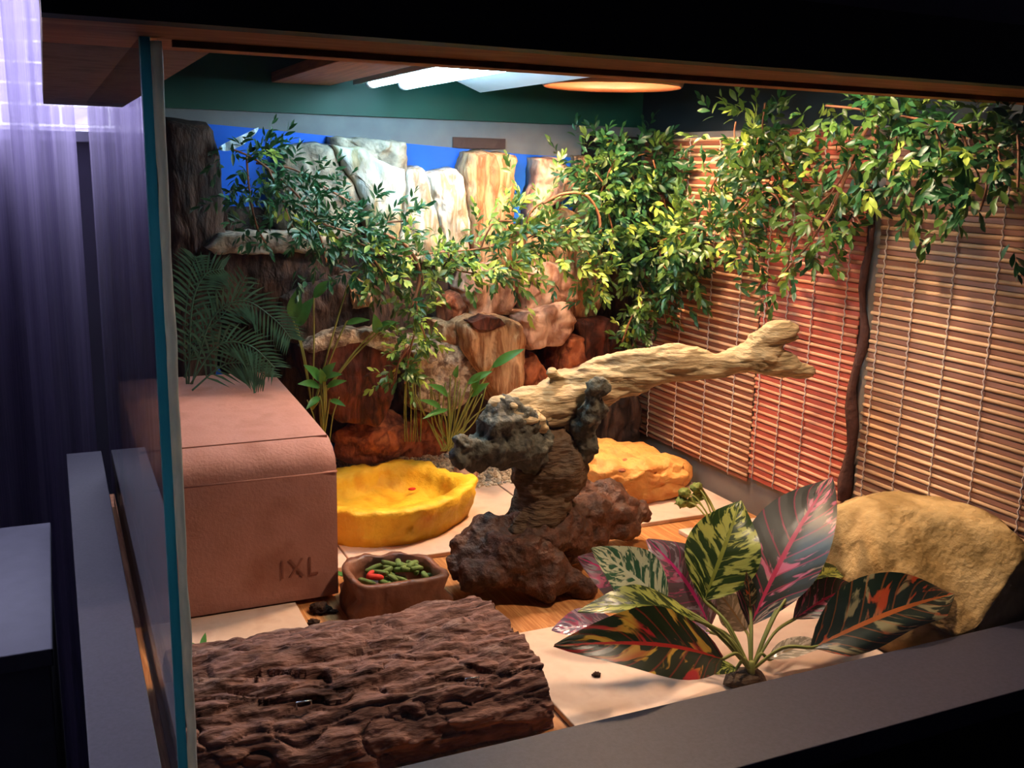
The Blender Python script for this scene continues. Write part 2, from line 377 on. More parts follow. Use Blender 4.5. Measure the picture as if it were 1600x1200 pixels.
# ------------------------------------------------------------------ the room
FZ, CZ = -.78, 1.75
def struct(name, vf, mat, smooth=False, parent=None):
    return ob(name, vf, mat, parent, smooth=smooth, kind='structure')
struct('floor', box(-2.6, 2.8, -2.4, 2.3, FZ - .1, FZ), M['carpet'])
struct('ceiling', box(-2.6, 2.8, -2.4, 2.3, CZ, CZ + .1), M['wall'])
struct('wall_left', box(-2.7, -2.6, -2.4, 2.3, FZ, CZ), M['wall'])
struct('wall_right', box(2.8, 2.9, -2.4, 2.3, FZ, CZ), M['wall'])
struct('wall_front', box(-2.7, 2.9, -2.5, -2.4, FZ, CZ), M['wall'])
WX0, WX1, WZ0, WZ1 = -1.45, .55, .535, 1.55
struct('wall_back', join(box(-2.6, 2.8, 2.12, 2.22, FZ, WZ0), box(-2.6, 2.8, 2.12, 2.22, WZ1, CZ), box(-2.6, WX0, 2.12, 2.22, WZ0, WZ1), box(WX1, 2.8, 2.12, 2.22, WZ0, WZ1)), M['wall'])
win = empty('window_1', (-.45, 2.16, WZ0), 'bright window behind the lavender curtains', None, kind='structure')
ob('window_sill', box(WX0 - .03, WX1 + .03, 2.09, 2.2, WZ0 - .012, WZ0 + .008, .002), M['frame'], win, smooth=False)
for nm, b_ in (('window_frame', join(box(WX0, WX0 + .04, 2.15, 2.19, WZ0 + .008, WZ1), box(WX1 - .04, WX1, 2.15, 2.19, WZ0 + .008, WZ1), box(WX0, WX1, 2.15, 2.19, WZ1 - .04, WZ1), box(-.48, -.43, 2.15, 2.19, WZ0 + .008, WZ1 - .04))),):
    ob(nm, b_, M['frame'], win, smooth=False)
ob('pane', box(WX0 + .04, WX1 - .04, 2.168, 2.172, WZ0 + .008, WZ1 - .04), M['glass'], win, smooth=False)
# neighbour's pale brick wall seen through the window
bw = struct('brick_wall', box(-1.6, .9, 4.9, 5.1, -.8, 2.6), M['mortar'])
tag(bw, 'pale brick wall outside seen through the curtain')
bme = mesh('brick', box(-.112, .112, -.012, .05, -.037, .037, .004, 1), M['brickout'], False)
rnd = random.Random(4)
for r_ in range(14):
    for k in range(5):
        x = -.75 + k * .236 + (.118 if r_ % 2 else 0); z = .32 + r_ * .086
        inst('brick', bme, Matrix.Translation((x, 4.9 + rnd.uniform(-.003, .003), z)), bw)
# curtains: two gathered sheers hanging in front of the window
def curtain(x0, x1, y, amp, seed, z0, z1, waves, lean=0):
    V, F = [], []; nx, nz = int(120 * (x1 - x0) / .5) + 30, 30
    for j in range(nz + 1):
        t = j / nz; z = z0 + (z1 - z0) * t
        for i in range(nx + 1):
            s = i / nx; x = x0 + (x1 - x0) * s + lean * (1 - t) * s
            ph = s * waves * 2 * math.pi + .4 * math.sin(3 * t + seed)
            yy = y + amp * (1.2 - .5 * t) * (math.sin(ph) + .35 * math.sin(2.3 * ph + seed)) + .004 * noise.noise(Vector((x * 20, z * 3, seed)))
            V.append((x, yy, z))
    for j in range(nz):
        for i in range(nx):
            a = j * (nx + 1) + i; F.append((a, a + 1, a + nx + 2, a + nx + 1))
    return V, F
for (x0, x1, y, a_, s_, wv, lab) in ((-.75, -.006, 2.0, .022, 1, 9, 'lavender sheer curtain spread over the window at the far left'),
                              (-.05, .052, 1.955, .012, 2, 2, 'narrow gathered edge of a lavender curtain next to the tank')):
    c = ob('curtain', curtain(x0, x1, y, a_, s_, FZ + .02, 1.62, wv), M['curtain'])
    tag(c, lab, 'curtain', 'window curtains')
cr = ob('curtain_rod', tube([(-1.0, 1.98, 1.635), (.5, 1.98, 1.635)], .012, 12), M['frame']); tag(cr, 'white rod carrying the lavender curtains above the window', 'rod')
# low white cabinet beside the tank
cb_ = empty('cabinet', (-.3, 1.38, FZ), 'low white laminate cabinet left of the tank beneath the curtain', 'cabinet')
ob('body', box(-.55, -.034, 1.18, 1.60, FZ, -.072, .002), M['cab'], cb_, smooth=False)
ob('top_panel', box(-.56, -.030, 1.168, 1.61, -.072, -.05, .002), M['cab'], cb_, smooth=False)
scr = AY(60, 1026, 1.178)
ob('screw_cap', tube([(scr.x, 1.1815, scr.z), (scr.x, 1.178, scr.z)], .004, 12), M['black'], cb_)

# ------------------------------------------------------------------ the vivarium
GX, RX, GY, BY = .062, .922, .661, 1.50
ZT = .569
viv = empty('vivarium', (.48, 1.08, FZ), 'large glass-fronted reptile tank in a grey and black cabinet frame', 'terrarium')
def part(name, vf, mat, smooth=False, parent=None): return ob(name, vf, mat, parent or viv, smooth=smooth)
part('stand', box(.002, 1.05, .557, 1.62, FZ, -.033), M['black'])
part('front_plinth', box(.002, 1.05, .557, .6535, -.033, .028), M['black'])
part('side_plinth', box(.002, .0465, .654, 1.62, -.033, .028), M['black'])
part('front_rail', box(-.005, 1.1, .553, .654, .028, .05, .001), M['lav'])
part('side_rail', box(-.001, .049, .654, 1.63, .028, .05, .001), M['lav'])
part('floor_board', box(.052, RX, .664, BY, -.012, 0), M['floorwood'])
part('floor_support', box(.0495, 1.0, .655, 1.6, .0282 - .06, -.0125), M['under'])
part('back_panel', box(GX - .004, 1.0, BY, BY + .015, 0, .565), M['backpanel'])
part('upper_back_panel', box(GX - .004, 1.0, BY - .004, BY + .015, .5655, .72), M['teal'])
part('right_panel', box(RX, RX + .015, .655, BY, 0, .556), M['sidepanel'])
part('upper_right_panel', box(RX - .003, RX + .015, .755, BY, .5565, .72), M['navy'])
part('fascia', box(.0035, 1.15, .58, .60, ZT, .614), M['black'])
part('lintel', box(.0035, 1.0, .60, .73, ZT, .589, .0008), M['under'])
part('lintel_track', box(.075, .92, .664, .668, ZT - .004, ZT), M['felt'])
part('side_top_board', box(.0035, .106, .73, 1.62, ZT, .589), M['overhang'])
part('hood_front', box(.0035, 1.1, .74, .755, .589, .73), M['lav'])
part('hood_top', box(.0035, 1.1, .755, 1.6, .72, .74), M['hood'])
part('hood_side', box(.09, .106, .755, 1.5, .589, .72), M['hood'])
part('front_glass', box(GX + .004, RX, GY - .005, GY, .03, ZT), M['glass'])
part('side_glass', box(GX - .006, GX, GY + .003, BY, .03, ZT), M['glass'])
part('glass_edge', box(GX - .0065, GX - .0005, GY - .0045, GY + .0025, .012, ZT, .0005), M['glassedge'])
V = []
for i in range(60):
    z = .012 + (ZT - .014) * i / 59
    V.append((GX + .0029 + .0012 * noise.noise(Vector((z * 30, 0, 0))), GY - .002, z))
part('silicone_seam', tube(V, [.0033 + .0011 * noise.noise(Vector((v[2] * 24, 3, 0))) for v in V], 8), M['silicone'], True)
# grey ledge and dark tape on the back panel are on the panel itself; the blue sheet hangs below
vs = [AY(285, 190, BY - .003), AY(404, 201, BY - .003), AY(560, 217, BY - .003), AY(805, 240, BY - .003), AY(908, 247, BY - .003)]
bV, bF = [], []
for p in vs: bV += [(p.x, BY - .0005, p.z), (p.x, BY - .0025, p.z), (p.x, BY - .0005, .02), (p.x, BY - .0025, .02)]
for i in range(len(vs) - 1):
    a = i * 4; b_ = a + 4
    bF += [(a, b_, b_ + 1, a + 1), (a + 1, b_ + 1, b_ + 3, a + 3), (a + 3, b_ + 3, b_ + 2, a + 2), (a, a + 2, b_ + 2, b_)]
bF += [(0, 1, 3, 2), (16, 18, 19, 17)]
o = ob('blue_backdrop', (bV, bF), M['blue'], smooth=False); tag(o, 'plain blue backdrop sheet hung across the back of the tank', 'backdrop')
xc = AY(909, 247, BY - .003).x
part('corner_shade_panel', box(xc, RX, BY - .003, BY - .0002, 0, .55), M['cornerdark'])  # dark panel stands in for the shade behind the corner bush
q0, q1 = AY(706, 214, BY), AY(788, 233, BY)
o = ob('tape_strip', box(q0.x, q1.x, BY - .0042, BY - .0028, q1.z, q0.z), M['darktape'], smooth=False); tag(o, 'dark strip of tape at the top edge of the blue backdrop', 'tape')
# ceiling plank, fluorescent fitting, heat lamp
o = ob('ceiling_plank', box(.30, .385, 1.12, 1.49, .606, .62, .001), M['plank'], smooth=False); tag(o, 'orange pine plank under the hood left of the fluorescent light', 'plank')
fl = empty('fluorescent_light', (.45, 1.24, .604), 'white fluorescent strip light fixed under the hood', 'light')
part('housing', box(.415, .50, 1.05, 1.452, .622, .66, .004), M['alu'], False, fl)
part('reflector', box(.408, .412, 1.05, 1.452, .606, .64), M['alu'], False, fl)
TUBE = emit('fluorescent_tube', (.48, .80, 1.0, 1), TUBE_E)
for x in (.432, .482):
    tb = part('tube', tube([(x, 1.075, .611), (x, 1.432, .611)], .0085, 14), TUBE, True, fl)
    for y in (1.066, 1.436): part('end_cap', tube([(x, y - .006, .611), (x, y + .009, .611)], .0095, 14), M['alu'], True, tb)
o = ob('hood_reflector', ([(.505, .95, .640), (.505, 1.44, .640), (.60, 1.44, .604), (.60, .95, .604), (.505, .95, .643), (.505, 1.44, .643), (.60, 1.44, .607), (.60, .95, .607)], [(0, 1, 2, 3), (7, 6, 5, 4), (0, 4, 5, 1), (1, 5, 6, 2), (2, 6, 7, 3), (3, 7, 4, 0)]), M['hoodwhite'], smooth=False); tag(o, 'shiny white reflector panel under the hood beside the strip light', 'reflector')
hl = empty('heat_lamp', (HEAT[0], HEAT[1], .61), 'shallow copper dome heat lamp under the hood near the blind', 'lamp')
prof = [(.094, .606), (.096, .612), (.088, .632), (.07, .656), (.045, .676), (.02, .685)]; ins = [(r - .002, z - .002) for r, z in reversed(prof)]
V, F = [], []; allp = prof + ins; n = 40
for r, z in allp:
    for k in range(n): V.append((HEAT[0] + r * math.cos(2 * math.pi * k / n), HEAT[1] + r * math.sin(2 * math.pi * k / n), z))
for i in range(len(allp)):
    for k in range(n):
        a = i * n + k; b_ = i * n + (k + 1) % n; j = (i + 1) % len(allp)
        F.append((a, b_, j * n + (k + 1) % n, j * n + k))
part('dome', (V, F), M['dome'], True, hl)
part('socket', tube([(HEAT[0], HEAT[1], .672), (HEAT[0], HEAT[1], .715)], .02, 16), M['black'], True, hl)
part('bulb', blob((HEAT[0], HEAT[1], .645), (.024, .024, .028), 0, sub=3), emit('warm_bulb', (1, .55, .25, 1), 12), True, hl)
l = bpy.data.lights.new('heat_bulb_light', 'POINT'); l.energy = HEAT_W; l.color = (1, .62, .37); l.shadow_soft_size = .028
lo = bpy.data.objects.new('heat_bulb_light', l); COL.objects.link(lo); lo.parent = hl; lo.location = (0, 0, .646 - .61)

# fill lamp added out of view behind the lintel to brighten the front objects
FLX, FLY = .66, .81
fd = empty('added_fill_lamp', (FLX, FLY, .62), 'small white dome fill lamp added unseen behind the timber lintel', 'lamp')
V, F = [], []; pf_ = [(.05, .62), (.045, .645), (.028, .668), (.012, .675), (.012, .672), (.026, .665), (.043, .643), (.048, .62)]
for r, z in pf_:
    for k in range(24): V.append((FLX + r * math.cos(math.pi * k / 12), FLY + r * math.sin(math.pi * k / 12), z))
for i in range(len(pf_)):
    for k in range(24):
        j = (i + 1) % len(pf_); F.append((i * 24 + k, i * 24 + (k + 1) % 24, j * 24 + (k + 1) % 24, j * 24 + k))
part('dome', (V, F), M['alu'], True, fd)
part('socket', tube([(FLX, FLY, .672), (FLX, FLY, .715)], .013, 12), M['black'], True, fd)
part('bulb', blob((FLX, FLY, .652), (.017, .017, .018), 0, sub=3), emit('added_fill_bulb', (1, .8, .6, 1), 8), True, fd)
l = bpy.data.lights.new('added_fill_light', 'POINT'); l.energy = FILL_W; l.color = (1, .72, .52); l.shadow_soft_size = .03
lo = bpy.data.objects.new('added_fill_light', l); COL.objects.link(lo); lo.parent = fd; lo.location = (0, 0, .009)

# ------------------------------------------------------------------ floor tiles
for (x0, x1, y0, y1, z, lab) in (
    (.066, .226, .845, 1.068, 0, 'cream floor tile between the pink clay hide and the bark'),
    (.066, .3145, 1.147, 1.447, 0, 'cream floor tile mostly under the pink clay hide'),
    (.3165, .6145, 1.147, 1.447, 0, 'cream floor tile under the yellow water dish'),
    (.6175, .915, 1.147, 1.447, 0, 'cream floor tile under the sandy resin hide'),
    (.772, .915, .80, 1.108, 0, 'cream floor tile along the right wall behind the croton'),
    (.40, .769, .668, .903, 0, 'cream floor tile under the croton plant at the front glass')):
    o = ob('floor_tile', box(x0, x1, y0, y1, 0, .0065, .0012), M['tile'], smooth=False); tag(o, lab, 'tile', 'floor tiles')
TZ = .0066

# ------------------------------------------------------------------ bamboo blinds on the right wall
def blind(y0, y1, z0, z1, cs, cstick, strings, lab, skew=0):
    e = empty('bamboo_blind', (RX - .006, (y0 + y1) / 2, z0), lab, 'blind', 'bamboo blinds on the right wall')
    ms = pm('slat', cs, 60, stretch=(1, .08, 1), rough=.55, bump=.08, bdist=.0005, spec=.35)
    mk = pm('stick', cstick, 60, stretch=(1, .08, 1), rough=.5, bump=.1, spec=.4)
    h = (y1 - y0) / 2; P = .0116
    sm = mesh('slat', box(-.0011, .0011, -h, h, -.0034, .0034, .0008, 1), ms, False)
    km = mesh('stick', tube([(0, -h, 0), (0, h, 0)], .0025, 8), mk)
    n = int((z1 - z0) / P); r = random.Random(int(y0 * 1000))
    for i in range(n):
        z = z0 + i * P + .004
        Mx = Matrix.Translation((RX - .006 + r.uniform(-.0005, .0005), (y0 + y1) / 2 + r.uniform(-.001, .001), z + r.uniform(-.0005, .0005))) @ Matrix.Rotation(r.uniform(-.002, .002), 4, 'X') @ Matrix.Rotation(r.uniform(-.15, .15), 4, 'Y')
        inst('slat', sm, Mx, e)
        inst('stick', km, Matrix.Translation((RX - .0066 + r.uniform(-.0005, .0005), (y0 + y1) / 2 + r.uniform(-.0015, .0015), z + P / 2)) @ Matrix.Rotation(r.uniform(-.002, .002), 4, 'X'), e)
    for sy in strings:
        pts = []
        for i in range(n * 2 + 1):
            pts.append((RX - .0095 - (.0006 if i % 2 else -.0004), sy + (.0009 if i % 2 else -.0009), z0 + i * P / 2))
        ob('string', tube(pts, .0009, 5), M['string'], e)
    return e
blind(1.147, 1.478, .047, .556, ['#7d4632', '#8c523c', '#6e3c2a'], ['#e2b088', '#d6a278'], (1.19, 1.262, 1.34, 1.42), 'brown bamboo blind nearest the back corner beside the driftwood')
blind(.952, 1.143, .056, .556, ['#a04436', '#ae5040', '#923c30'], ['#e0a07c', '#d29070'], (.975, 1.035, 1.085, 1.132), 'red-stained bamboo blind in the middle of the right wall')
blind(.664, .93, .078, .556, ['#7a5040', '#885c4a', '#6c4636'], ['#d8ae86', '#caa078'], (.692, .755, .812, .866, .916), 'tan bamboo blind at the front end of the right wall')
V = []
pts = [(RX - .012 + .003 * math.sin(i * .9), .941 + .004 * math.sin(i * 1.3), .085 + .40 * i / 16) for i in range(17)]
o = ob('fabric_strip', tube(pts, [(.0085 - .00035 * i) * (1 + .25 * math.sin(i * 1.7)) for i in range(17)], 8), M['felt']); tag(o, 'dark fabric strip hanging between the red and tan blinds', 'fabric')

# ------------------------------------------------------------------ backdrop rocks
def rock(outline, Y, m, lab, seed, depth=None, bulge=.018, amp=.004):
    o = ob('rock', relief(outline, Y, depth if depth else max(.01, BY - .004 - Y), bulge, amp, seed), M[m])
    return tag(o, lab, 'rock', 'rocks along the back of the tank')
rock([(262, 190), (330, 195), (345, 240), (352, 380), (345, 520), (330, 640), (285, 640), (262, 400)], 1.465, 'rkdark', 'tall dark rock at the far left behind the glass corner', 1)
rock([(345, 330), (440, 330), (560, 350), (720, 360), (860, 350), (985, 340), (978, 640), (930, 690), (700, 700), (520, 690), (400, 650), (345, 560)], 1.488, 'rkdark', 'long dark slab standing for the deep shade behind all the other rocks', 2, bulge=.006)  # dark slab painted as the backdrop's deep shade between the rocks
rock([(516, 213), (575, 216), (632, 222), (637, 258), (632, 290), (590, 262), (560, 240), (518, 240)], 1.478, 'rkgrey', 'grey rock peeking over the pale blue one against the sheet', 3)
rock([(437, 246), (448, 227), (466, 225), (500, 222), (516, 226), (524, 244), (534, 262), (545, 280), (556, 300), (562, 310), (556, 372), (510, 390), (450, 385), (425, 330)], 1.468, 'rkgrey', 'large grey rock with a rounded top left against the sheet', 4)
rock([(514, 226), (560, 230), (600, 252), (632, 266), (634, 296), (626, 350), (615, 400), (580, 400), (570, 330), (558, 302), (540, 270), (522, 240)], 1.462, 'rkblue', 'pale bluish slanted rock between the grey and white rocks', 5)
rock([(634, 268), (642, 261), (662, 262), (668, 290), (680, 330), (692, 380), (690, 410), (640, 410), (620, 380), (626, 320)], 1.47, 'rkwhite', 'white streaked rock slab left of its narrow twin', 6)
rock([(664, 270), (688, 266), (710, 262), (721, 272), (730, 325), (732, 400), (696, 410), (684, 360), (672, 310)], 1.466, 'rkwhite', 'white and brown streaked rock slab beside the tall tan block', 7)
rock([(724, 262), (733, 240), (754, 236), (780, 240), (805, 243), (800, 324), (796, 420), (745, 420), (730, 340)], 1.462, 'rktan', 'tall tan petrified wood block standing against the blue', 8)
rock([(836, 246), (860, 245), (877, 249), (890, 268), (899, 288), (886, 310), (850, 330), (828, 345), (826, 310), (834, 280)], 1.468, 'rkpink', 'pinkish rock right of the blue gap', 9)
rock([(900, 244), (916, 243), (930, 300), (925, 360), (905, 360)], 1.478, 'rktan', 'thin brown rock post at the right end of the sheet', 10)
rock([(800, 420), (826, 340), (880, 320), (930, 350), (950, 430), (930, 500), (850, 500), (810, 470)], 1.474, 'rktan', 'broad tan rock behind the vine in the middle', 11)
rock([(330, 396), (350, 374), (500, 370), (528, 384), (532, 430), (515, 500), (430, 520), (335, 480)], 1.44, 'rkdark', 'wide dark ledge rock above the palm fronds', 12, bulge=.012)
o = ob('rock', relief([(322, 385), (345, 366), (420, 362), (505, 364), (532, 380), (505, 394), (420, 397), (340, 398)], 1.425, .07, .008, .002, 13), M['rkgrey']); tag(o, 'thin pale grey slab on top of the dark ledge', 'rock', 'rocks along the back of the tank')
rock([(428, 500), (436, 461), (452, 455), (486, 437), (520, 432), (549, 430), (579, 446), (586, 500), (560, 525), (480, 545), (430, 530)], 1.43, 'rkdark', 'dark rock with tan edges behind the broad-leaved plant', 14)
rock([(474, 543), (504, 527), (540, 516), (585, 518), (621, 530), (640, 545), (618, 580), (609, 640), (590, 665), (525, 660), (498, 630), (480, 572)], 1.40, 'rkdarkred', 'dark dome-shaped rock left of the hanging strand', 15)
o = ob('rock', relief([(470, 545), (502, 524), (540, 513), (588, 515), (624, 527), (645, 543), (628, 560), (600, 545), (560, 533), (515, 540), (485, 552)], 1.388, .08, .006, .002, 16), M['rktop']); tag(o, 'crusted pale capstone on the dark dome-shaped rock', 'rock', 'rocks along the back of the tank')
rock([(640, 545), (652, 534), (690, 530), (735, 546), (752, 560), (748, 610), (700, 650), (645, 640)], 1.42, 'rktop', 'pale crusted flat rock behind the grassy plant', 17)
rock([(716, 505), (738, 496), (779, 491), (812, 505), (818, 530), (815, 570), (813, 635), (785, 640), (752, 590), (722, 545)], 1.40, 'rktan', 'tan petrified log stump with a hollow top', 18, bulge=.028)
p = AY(762, 507, 1.37)
o = ob('rock', relief([(735, 504), (760, 495), (785, 497), (790, 508), (765, 516), (742, 514)], 1.372, .03, .003, .002, 19, 24), M['rkdarkred']); tag(o, 'dark reddish piece standing for the shaded hollow in the tan stump', 'rock', 'rocks along the back of the tank')  # dark colour stands in for shade inside the log's hollow top
rock([(800, 493), (842, 481), (887, 472), (899, 499), (887, 526), (872, 538), (824, 546), (808, 525)], 1.42, 'rkpink', 'cracked pinkish block right of the tan stump', 20, bulge=.024)
rock([(716, 450), (730, 420), (765, 408), (800, 420), (806, 470), (790, 492), (735, 498)], 1.44, 'rkpink', 'pale pink rock above the tan stump', 21)
rock([(808, 430), (850, 405), (893, 420), (902, 470), (850, 482), (812, 490)], 1.446, 'rkpink', 'smooth pink rock above the cracked block', 22)
rock([(870, 562), (881, 526), (908, 523), (911, 572), (924, 582), (915, 610), (874, 610)], 1.42, 'rkred', 'red stepped rock behind the driftwood branch', 23)
rock([(899, 502), (930, 495), (956, 499), (978, 526), (972, 575), (935, 580), (905, 560)], 1.452, 'rkdarkred', 'dark red rock column below the corner vine', 24)
rock([(812, 575), (835, 552), (856, 585), (850, 625), (815, 640)], 1.425, 'rkred', 'small red rock leaning on the tan stump', 25)
rock([(684, 504), (714, 500), (716, 538), (705, 548), (686, 545)], 1.43, 'rktan', 'small square tan stone left of the stump', 26)
rock([(690, 470), (712, 455), (740, 470), (745, 500), (716, 512), (692, 505)], 1.452, 'rkred', 'small red rock tucked above the square tan stone', 27)
rock([(936, 640), (960, 618), (992, 612), (1000, 660), (992, 705), (938, 705)], 1.43, 'rkdark', 'dark layered rock under the branch by the blind', 28)
rock([(612, 660), (650, 640), (690, 650), (705, 690), (690, 725), (620, 725)], 1.47, 'rkred', 'red earth mound behind the thin stems', 29)
rock([(540, 445), (560, 432), (580, 445), (578, 480), (548, 480)], 1.422, 'rktan', 'small tan rock chip beside the hanging lime leaves', 30)
# loose red rock on the floor behind the dish
c = AZ(585, 712, TZ)
o = ob('rock', blob((AY(582, 682, 1.445).x, 1.445, AY(582, 682, 1.445).z), (.068, .036, .040), .2, 1.5, 4, 31, TZ, faces=9), M['rkred']); tag(o, 'angular red-brown rock behind the yellow dish', 'rock', 'rocks along the back of the tank')
c = AY(732, 672, 1.38)
o = ob('rock', blob((c.x, 1.38, .034), (.022, .02, .030), .2, 1.5, 3, 32, TZ, faces=6), M['rkpink']); tag(o, 'small pinkish rock left of the driftwood stub', 'rock', 'rocks along the back of the tank')

# ------------------------------------------------------------------ gravel bank at the foot of the backdrop
rnd = random.Random(11)
def bank(x, y): return max(0, (y - 1.405)) * (.78 if x < .6 else max(.36, .78 - (x - .6) * 3)) * (.8 + .3 * noise.noise(Vector((x * 14, 0, 5))))
V, F = [], []
nx, ny = 70, 10
for j in range(ny + 1):
    for i in range(nx + 1):
        x = .30 + .615 * i / nx; y = 1.40 + .096 * j / ny
        V.append((x, y, TZ + bank(x, y)))
for j in range(ny):
    for i in range(nx):
        a = j * (nx + 1) + i; F.append((a, a + 1, a + nx + 2, a + nx + 1))
bmx = bmesh.new(); bmesh.ops.create_icosphere(bmx, subdivisions=1, radius=1); iv, if_ = frombm(bmx)
parts = [(V, F)]
for k in range(2600):
    x = rnd.uniform(.30, .912); y = 1.5 - .12 * rnd.random() ** 1.3 - .004
    r = rnd.uniform(.0022, .0045); z = TZ + bank(x, y) + r * .4
    s = (r * rnd.uniform(.8, 1.4), r * rnd.uniform(.8, 1.4), r * rnd.uniform(.6, 1)); ca, sa = math.cos(k), math.sin(k)
    parts.append(([(x + (a * ca - b_ * sa) * s[0], y + (a * sa + b_ * ca) * s[1], z + c_ * s[2]) for a, b_, c_ in iv], if_))
o = ob('gravel', join(*parts), M['gravel'], smooth=False); tag(o, 'pale loose gravel banked along the foot of the back rocks', 'gravel', kind='stuff')

# ------------------------------------------------------------------ clay hide block
ch = empty('clay_hide', (.172, 1.25, TZ), 'pink clay hide block with raised letters on its front', 'hide')
bx0, bx1 = .070, .2775
prof = [(1.0705, TZ), (1.0705, .154), (1.0715, .163), (1.076, .173), (1.086, .181), (1.106, .1885), (1.25, .195), (1.43, .201), (1.434, .198), (1.434, TZ)]
V, F = [], []; nx = 12
for i in range(nx + 1):
    x = bx0 + (bx1 - bx0) * i / nx
    if i == 0 : xs = x
    for (y, z) in prof:
        e_ = .003 * (1 if i in (0, nx) else 0)
        V.append((x, y + (e_ if y < 1.2 else -e_), z - (e_ if z > .1 else 0) * .5))
m = len(prof)
for i in range(nx):
    for k in range(m):
        a = i * m + k; b_ = i * m + (k + 1) % m; F.append((a, a + m, b_ + m, b_))
F.append(tuple(range(m))); F.append(tuple(reversed(range(nx * m, nx * m + m))))
bo = ob('body', (V, F), M['clay'], ch, smooth=True); bo.data.set_sharp_from_angle(angle=.6)
ob('lid_seam', box(bx0 + .002, bx1 - .002, 1.1065, 1.1085, .1860, .1896), M['claydark'], ch, smooth=False)
ob('front_lip', tube([(bx0, 1.0715, .1555), (bx1, 1.0715, .1555)], .0014, 8), M['clay'], ch)
cu = bpy.data.curves.new('lettering', 'FONT'); cu.body = 'IXL'; cu.size = .030; cu.extrude = .0009; cu.bevel_depth = .0002; cu.offset = -.0004; cu.space_character = 1.25
to = bpy.data.objects.new('tmp', cu); COL.objects.link(to)
dg = bpy.context.evaluated_depsgraph_get(); tm = bpy.data.meshes.new_from_object(to.evaluated_get(dg)); bpy.data.objects.remove(to)
tm.materials.clear(); tm.materials.append(M['claydark'])  # darker clay colour stands in for the shading of the raised letters
wmax = max(v.co.x for v in tm.vertices); pL, pR = AY(437, 905, 1.07), AY(497, 897, 1.07)
sc_ = (pR.x - pL.x) / wmax; hm = max(v.co.y for v in tm.vertices)
for v in tm.vertices: v.co = Vector((v.co.x * sc_, -v.co.z - 0, v.co.y * (.0215 / hm)))
tm.name = 'lettering'
lt = bpy.data.objects.new('lettering', tm); COL.objects.link(lt); lt.parent = ch; lt.location = Vector((pL.x, 1.0702, pL.z)) - wloc(ch); lt['label'] = 'moulded letters IXL'
# ------------------------------------------------------------------ water dish
def dish(name, pts, wall, h, z0, bottom, seed, mat, parent=None, foot=.9, amp=.01, n=72):
    """open irregular bowl: pts = rim outline (x,y)"""
    P = spline([(*p, 0) for p in pts + [pts[0]]], 12)[:-1]; n = len(P); c = sum(P, Vector()) / n
    V, F = [], []
    def ring(s, z, jit, inset=0):
        for p in P:
            d = p - c; L = d.length; q = c + d * s - d / L * inset
            j = fbm(Vector((q.x, q.y, z)) * 30 + Vector((seed, 0, 0)), 4)
            V.append(Vector((q.x + d.x / L * j * jit, q.y + d.y / L * j * jit, z + (j * jit * .9 if z > z0 + .008 else 0))))
    R = [(foot, z0, amp * .4, 0), (foot + .03, z0 + h * .25, amp * 1.2, 0), (.95, z0 + h * .55, amp * 1.3, 0), (1, z0 + h * .9, amp, 0), (.99, z0 + h, amp * .7, 0), (.985, z0 + h, amp * .6, wall),
         (.96, z0 + h * .7, amp * .9, wall), (.91, z0 + h * .38, amp, wall), (.83, bottom + .003, amp * .5, wall), (.5, bottom, amp * .35, wall), (.2, bottom, amp * .2, wall)]
    for r in R: ring(*r)
    m = len(R)
    for i in range(m - 1):
        for k in range(n):
            a, b_ = i * n + k, i * n + (k + 1) % n; F.append((a, b_, b_ + n, a + n))
    V.append(Vector((c.x, c.y, bottom))); F += [((m - 1) * n + k, (m - 1) * n + (k + 1) % n, m * n) for k in range(n)]
    F.append(tuple(reversed(range(n))))
    return V, F
rim = [(.288, 1.235), (.33, 1.196), (.385, 1.180), (.445, 1.192), (.50, 1.232), (.528, 1.272), (.52, 1.325), (.488, 1.38), (.43, 1.405), (.37, 1.385), (.315, 1.345), (.285, 1.29)]
o = ob('water_dish', dish('d', rim, .017, .05, TZ, TZ + .012, 3, M['yellow'], amp=.011), M['yellow']); tag(o, 'large yellow rock-shaped water dish beside the pink clay hide', 'dish')
p = AZ(644, 764, .03)
o = ob('petal', blob((p.x, p.y, .030), (.006, .004, .0022), .2, 2, 2, 5), M['redpellet']); tag(o, 'small red food scrap lying inside the yellow dish', 'food scrap')
